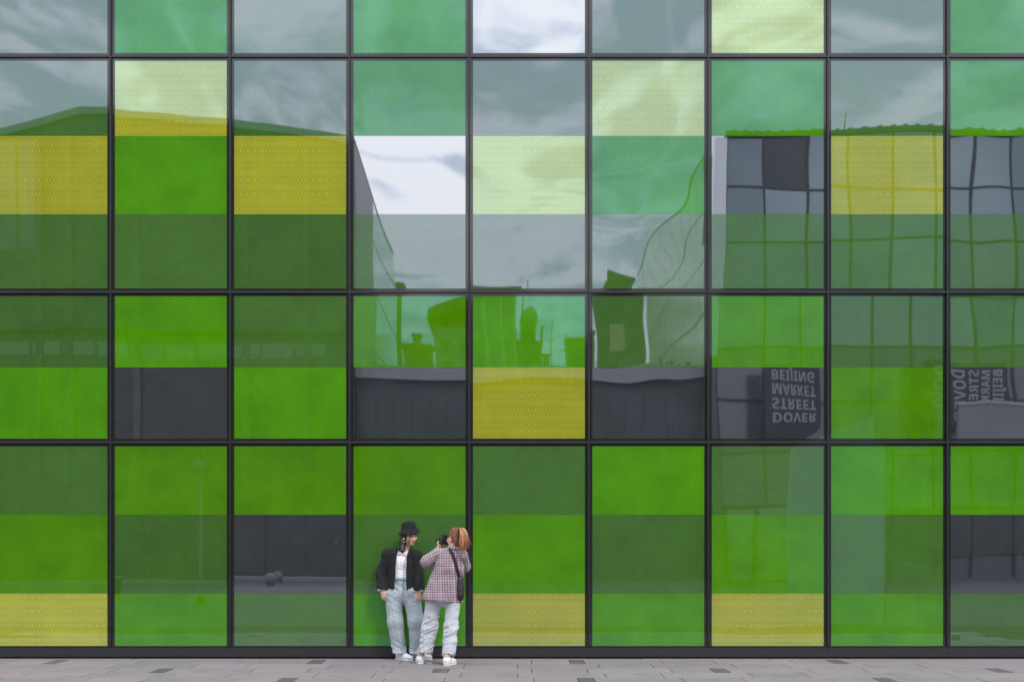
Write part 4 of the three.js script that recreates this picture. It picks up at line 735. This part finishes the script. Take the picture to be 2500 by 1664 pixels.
  for (let i = 0; i < 240; i++) {
    const a = rnd() * 6.28, q = Math.sqrt(rnd()), sp = [0.006, 0.021, 0.036, 0.042, 0.036], out = rnd(), len = 0.62 + 0.38 * rnd(), ph = rnd() * 6, wob = 0.006 + 0.004 * rnd();
    const pts = tp.map((p, k) => add(p, [Math.cos(a) * q * sp[k] * 0.95 + (k > 1 ? 0.05 * out * out * (k - 1) * Math.max(0, Math.cos(a)) * 0.5 : 0), Math.sin(a * 2) * 0.006, Math.sin(a) * q * sp[k] * 0.8]));
    const cr = new THREE.CatmullRomCurve3(pts.map((p) => new THREE.Vector3(...sub(p, origin)))), ps = [];
    for (let k = 0; k <= 9; k++) { const t = k / 9 * len, v = cr.getPoint(t); v.x += wob * Math.sin(ph + t * 9); ps.push(v); }
    const g = new THREE.TubeGeometry(new THREE.CatmullRomCurve3(ps), 14, 0.0046, 5), p = g.attributes.position;
    for (let k = 0; k <= 14; k++) { const c = new THREE.Vector3(); for (let j = 0; j < 5; j++) c.add(new THREE.Vector3().fromBufferAttribute(p, k * 6 + j)); c.multiplyScalar(0.2); const t = k / 14, w = (0.75 + 0.45 * Math.sin(t * 3)) * (t > 0.6 ? (1.02 - t) / 0.42 : 1); for (let j = 0; j < 6; j++) { const v = new THREE.Vector3().fromBufferAttribute(p, k * 6 + j).sub(c).multiplyScalar(w).add(c); p.setXYZ(k * 6 + j, v.x, v.y, v.z); } }
    g.computeVertexNormals(); locks[Math.floor(rnd() * 3)].push(g);
  }
  locks.forEach((l, i) => { const m = part('ponytail', mergeGeometries(l), new THREE.MeshPhysicalMaterial({ color: lin(...[[0.47, 0.215, 0.09], [0.62, 0.33, 0.16], [0.30, 0.125, 0.055]][i]), roughness: 0.42 }), P); m.userData.kind = 'stuff'; });
  part('hair_tie', new THREE.TorusGeometry(0.024, 0.008, 8, 20).rotateY(1.1).translate(...sub(at(1123, 1293, 0.81), origin)), std([0.03, 0.02, 0.02], 0.7), P);
  // shoulder bag: strap laid on the back of the blazer, pouch at the right hip
  const surf = (x, y) => { let z = 1.1; for (let i = 0; i < 80; i++) { const d = coatF(x, y, z); if (d < 0.004) break; z -= Math.max(0.002, d * 0.7); } return z; };
  const bo = at(1124, 1440, 0.72), bag = thing('shoulder_bag', 'black shoulder bag on a diagonal strap at the right hip of the photographing woman', 'bag', bo);
  const sp = [], sn = [], su = [], si = [], path = [[1096, 1337], [1099, 1343], [1104, 1353], [1109, 1366], [1113, 1380], [1117, 1395], [1121, 1410], [1124, 1424], [1126, 1434]], N = 40;
  const cr = new THREE.CatmullRomCurve3(path.map(([x, y]) => new THREE.Vector3(...at(x, y, 0.84))));
  const W = 0.017;
  for (let i = 0; i <= N; i++) { const p = cr.getPoint(i / N), z = Math.max(surf(p.x - 0.01, p.y), surf(p.x + 0.01, p.y), 0.66); for (const [s, dz] of [[-1, 0.001], [-1, 0.006], [1, 0.006], [1, 0.001]]) { sp.push(p.x + s * W - bo[0], p.y + s * W * 0.35 - bo[1], z + dz - bo[2]); su.push(0, 0); } }
  for (let i = 0; i < N; i++) for (let k = 0; k < 4; k++) { const a = i * 4 + k, b = i * 4 + (k + 1) % 4; si.push(a, b, b + 4, a, b + 4, a + 4); }
  const sg = new THREE.BufferGeometry(); sg.setAttribute('position', new THREE.Float32BufferAttribute(sp, 3)); sg.setAttribute('uv', new THREE.Float32BufferAttribute(su, 2)); sg.setIndex(si); sg.computeVertexNormals();
  part('strap', sg, std([0.012, 0.011, 0.012], 0.75, { side: THREE.DoubleSide }), bag);
  const pf = join(0.04, limb(at(1123, 1418, 0.76), at(1124, 1450, 0.76), 0.055, 0.078, [1, 0, 0], 1.75));
  part('pouch', skin((x, y, z) => pf(x, y, z) - 0.004 * ridge(x * 12, y * 12, z * 12, 2), sub(bo, [0.13, 0.17, 0.13]), add(bo, [0.13, 0.17, 0.13]), 0.006, bo), std([0.016, 0.015, 0.017], 0.55), bag);
  part('flap', skin(cutBy((x, y, z) => pf(x, y, z) - 0.006, (x, y, z) => y - at(1, 1440, 0.72)[1], 0.006), sub(bo, [0.13, 0.17, 0.13]), add(bo, [0.13, 0.17, 0.13]), 0.006, bo), std([0.02, 0.019, 0.021], 0.5), bag);
  // the camera in her hands
  const cam = thing('camera', 'black photo camera held up to the eye by the woman in the checked blazer', 'camera', loc(hc, F, [0.01, -0.012, 0.165]));
  cam.quaternion.setFromRotationMatrix(new THREE.Matrix4().makeBasis(...F.map((v) => new THREE.Vector3(...v))));
  const cm = std([0.013, 0.013, 0.014], 0.45), rub = std([0.008, 0.008, 0.009], 0.8);
  part('camera_body', new RoundedBoxGeometry(0.132, 0.084, 0.058, 4, 0.014), cm, cam); part('viewfinder', new RoundedBoxGeometry(0.052, 0.038, 0.066, 3, 0.012).translate(0, 0.054, -0.004), cm, cam);
  const ln = part('lens', new THREE.CylinderGeometry(0.036, 0.034, 0.085, 32).rotateX(Math.PI / 2).translate(0, -0.004, 0.07), cm, cam);
  part('lens_ring', new THREE.CylinderGeometry(0.0385, 0.0385, 0.026, 32).rotateX(Math.PI / 2).translate(0, -0.004, 0.075), rub, ln); part('front_glass', new THREE.CylinderGeometry(0.030, 0.030, 0.004, 28).rotateX(Math.PI / 2).translate(0, -0.004, 0.1125), new THREE.MeshPhysicalMaterial({ color: lin(0.01, 0.01, 0.02), roughness: 0.05, clearcoat: 1 }), ln);
  part('hand_grip', new THREE.CapsuleGeometry(0.016, 0.05, 6, 14).translate(-0.056, -0.006, 0.032), rub, cam); part('shutter_dial', new THREE.CylinderGeometry(0.009, 0.009, 0.012, 18).translate(-0.045, 0.046, 0), cm, cam); part('mode_dial', new THREE.CylinderGeometry(0.011, 0.011, 0.012, 18).translate(0.044, 0.046, 0), cm, cam);
}
renderer.render(scene, camera);
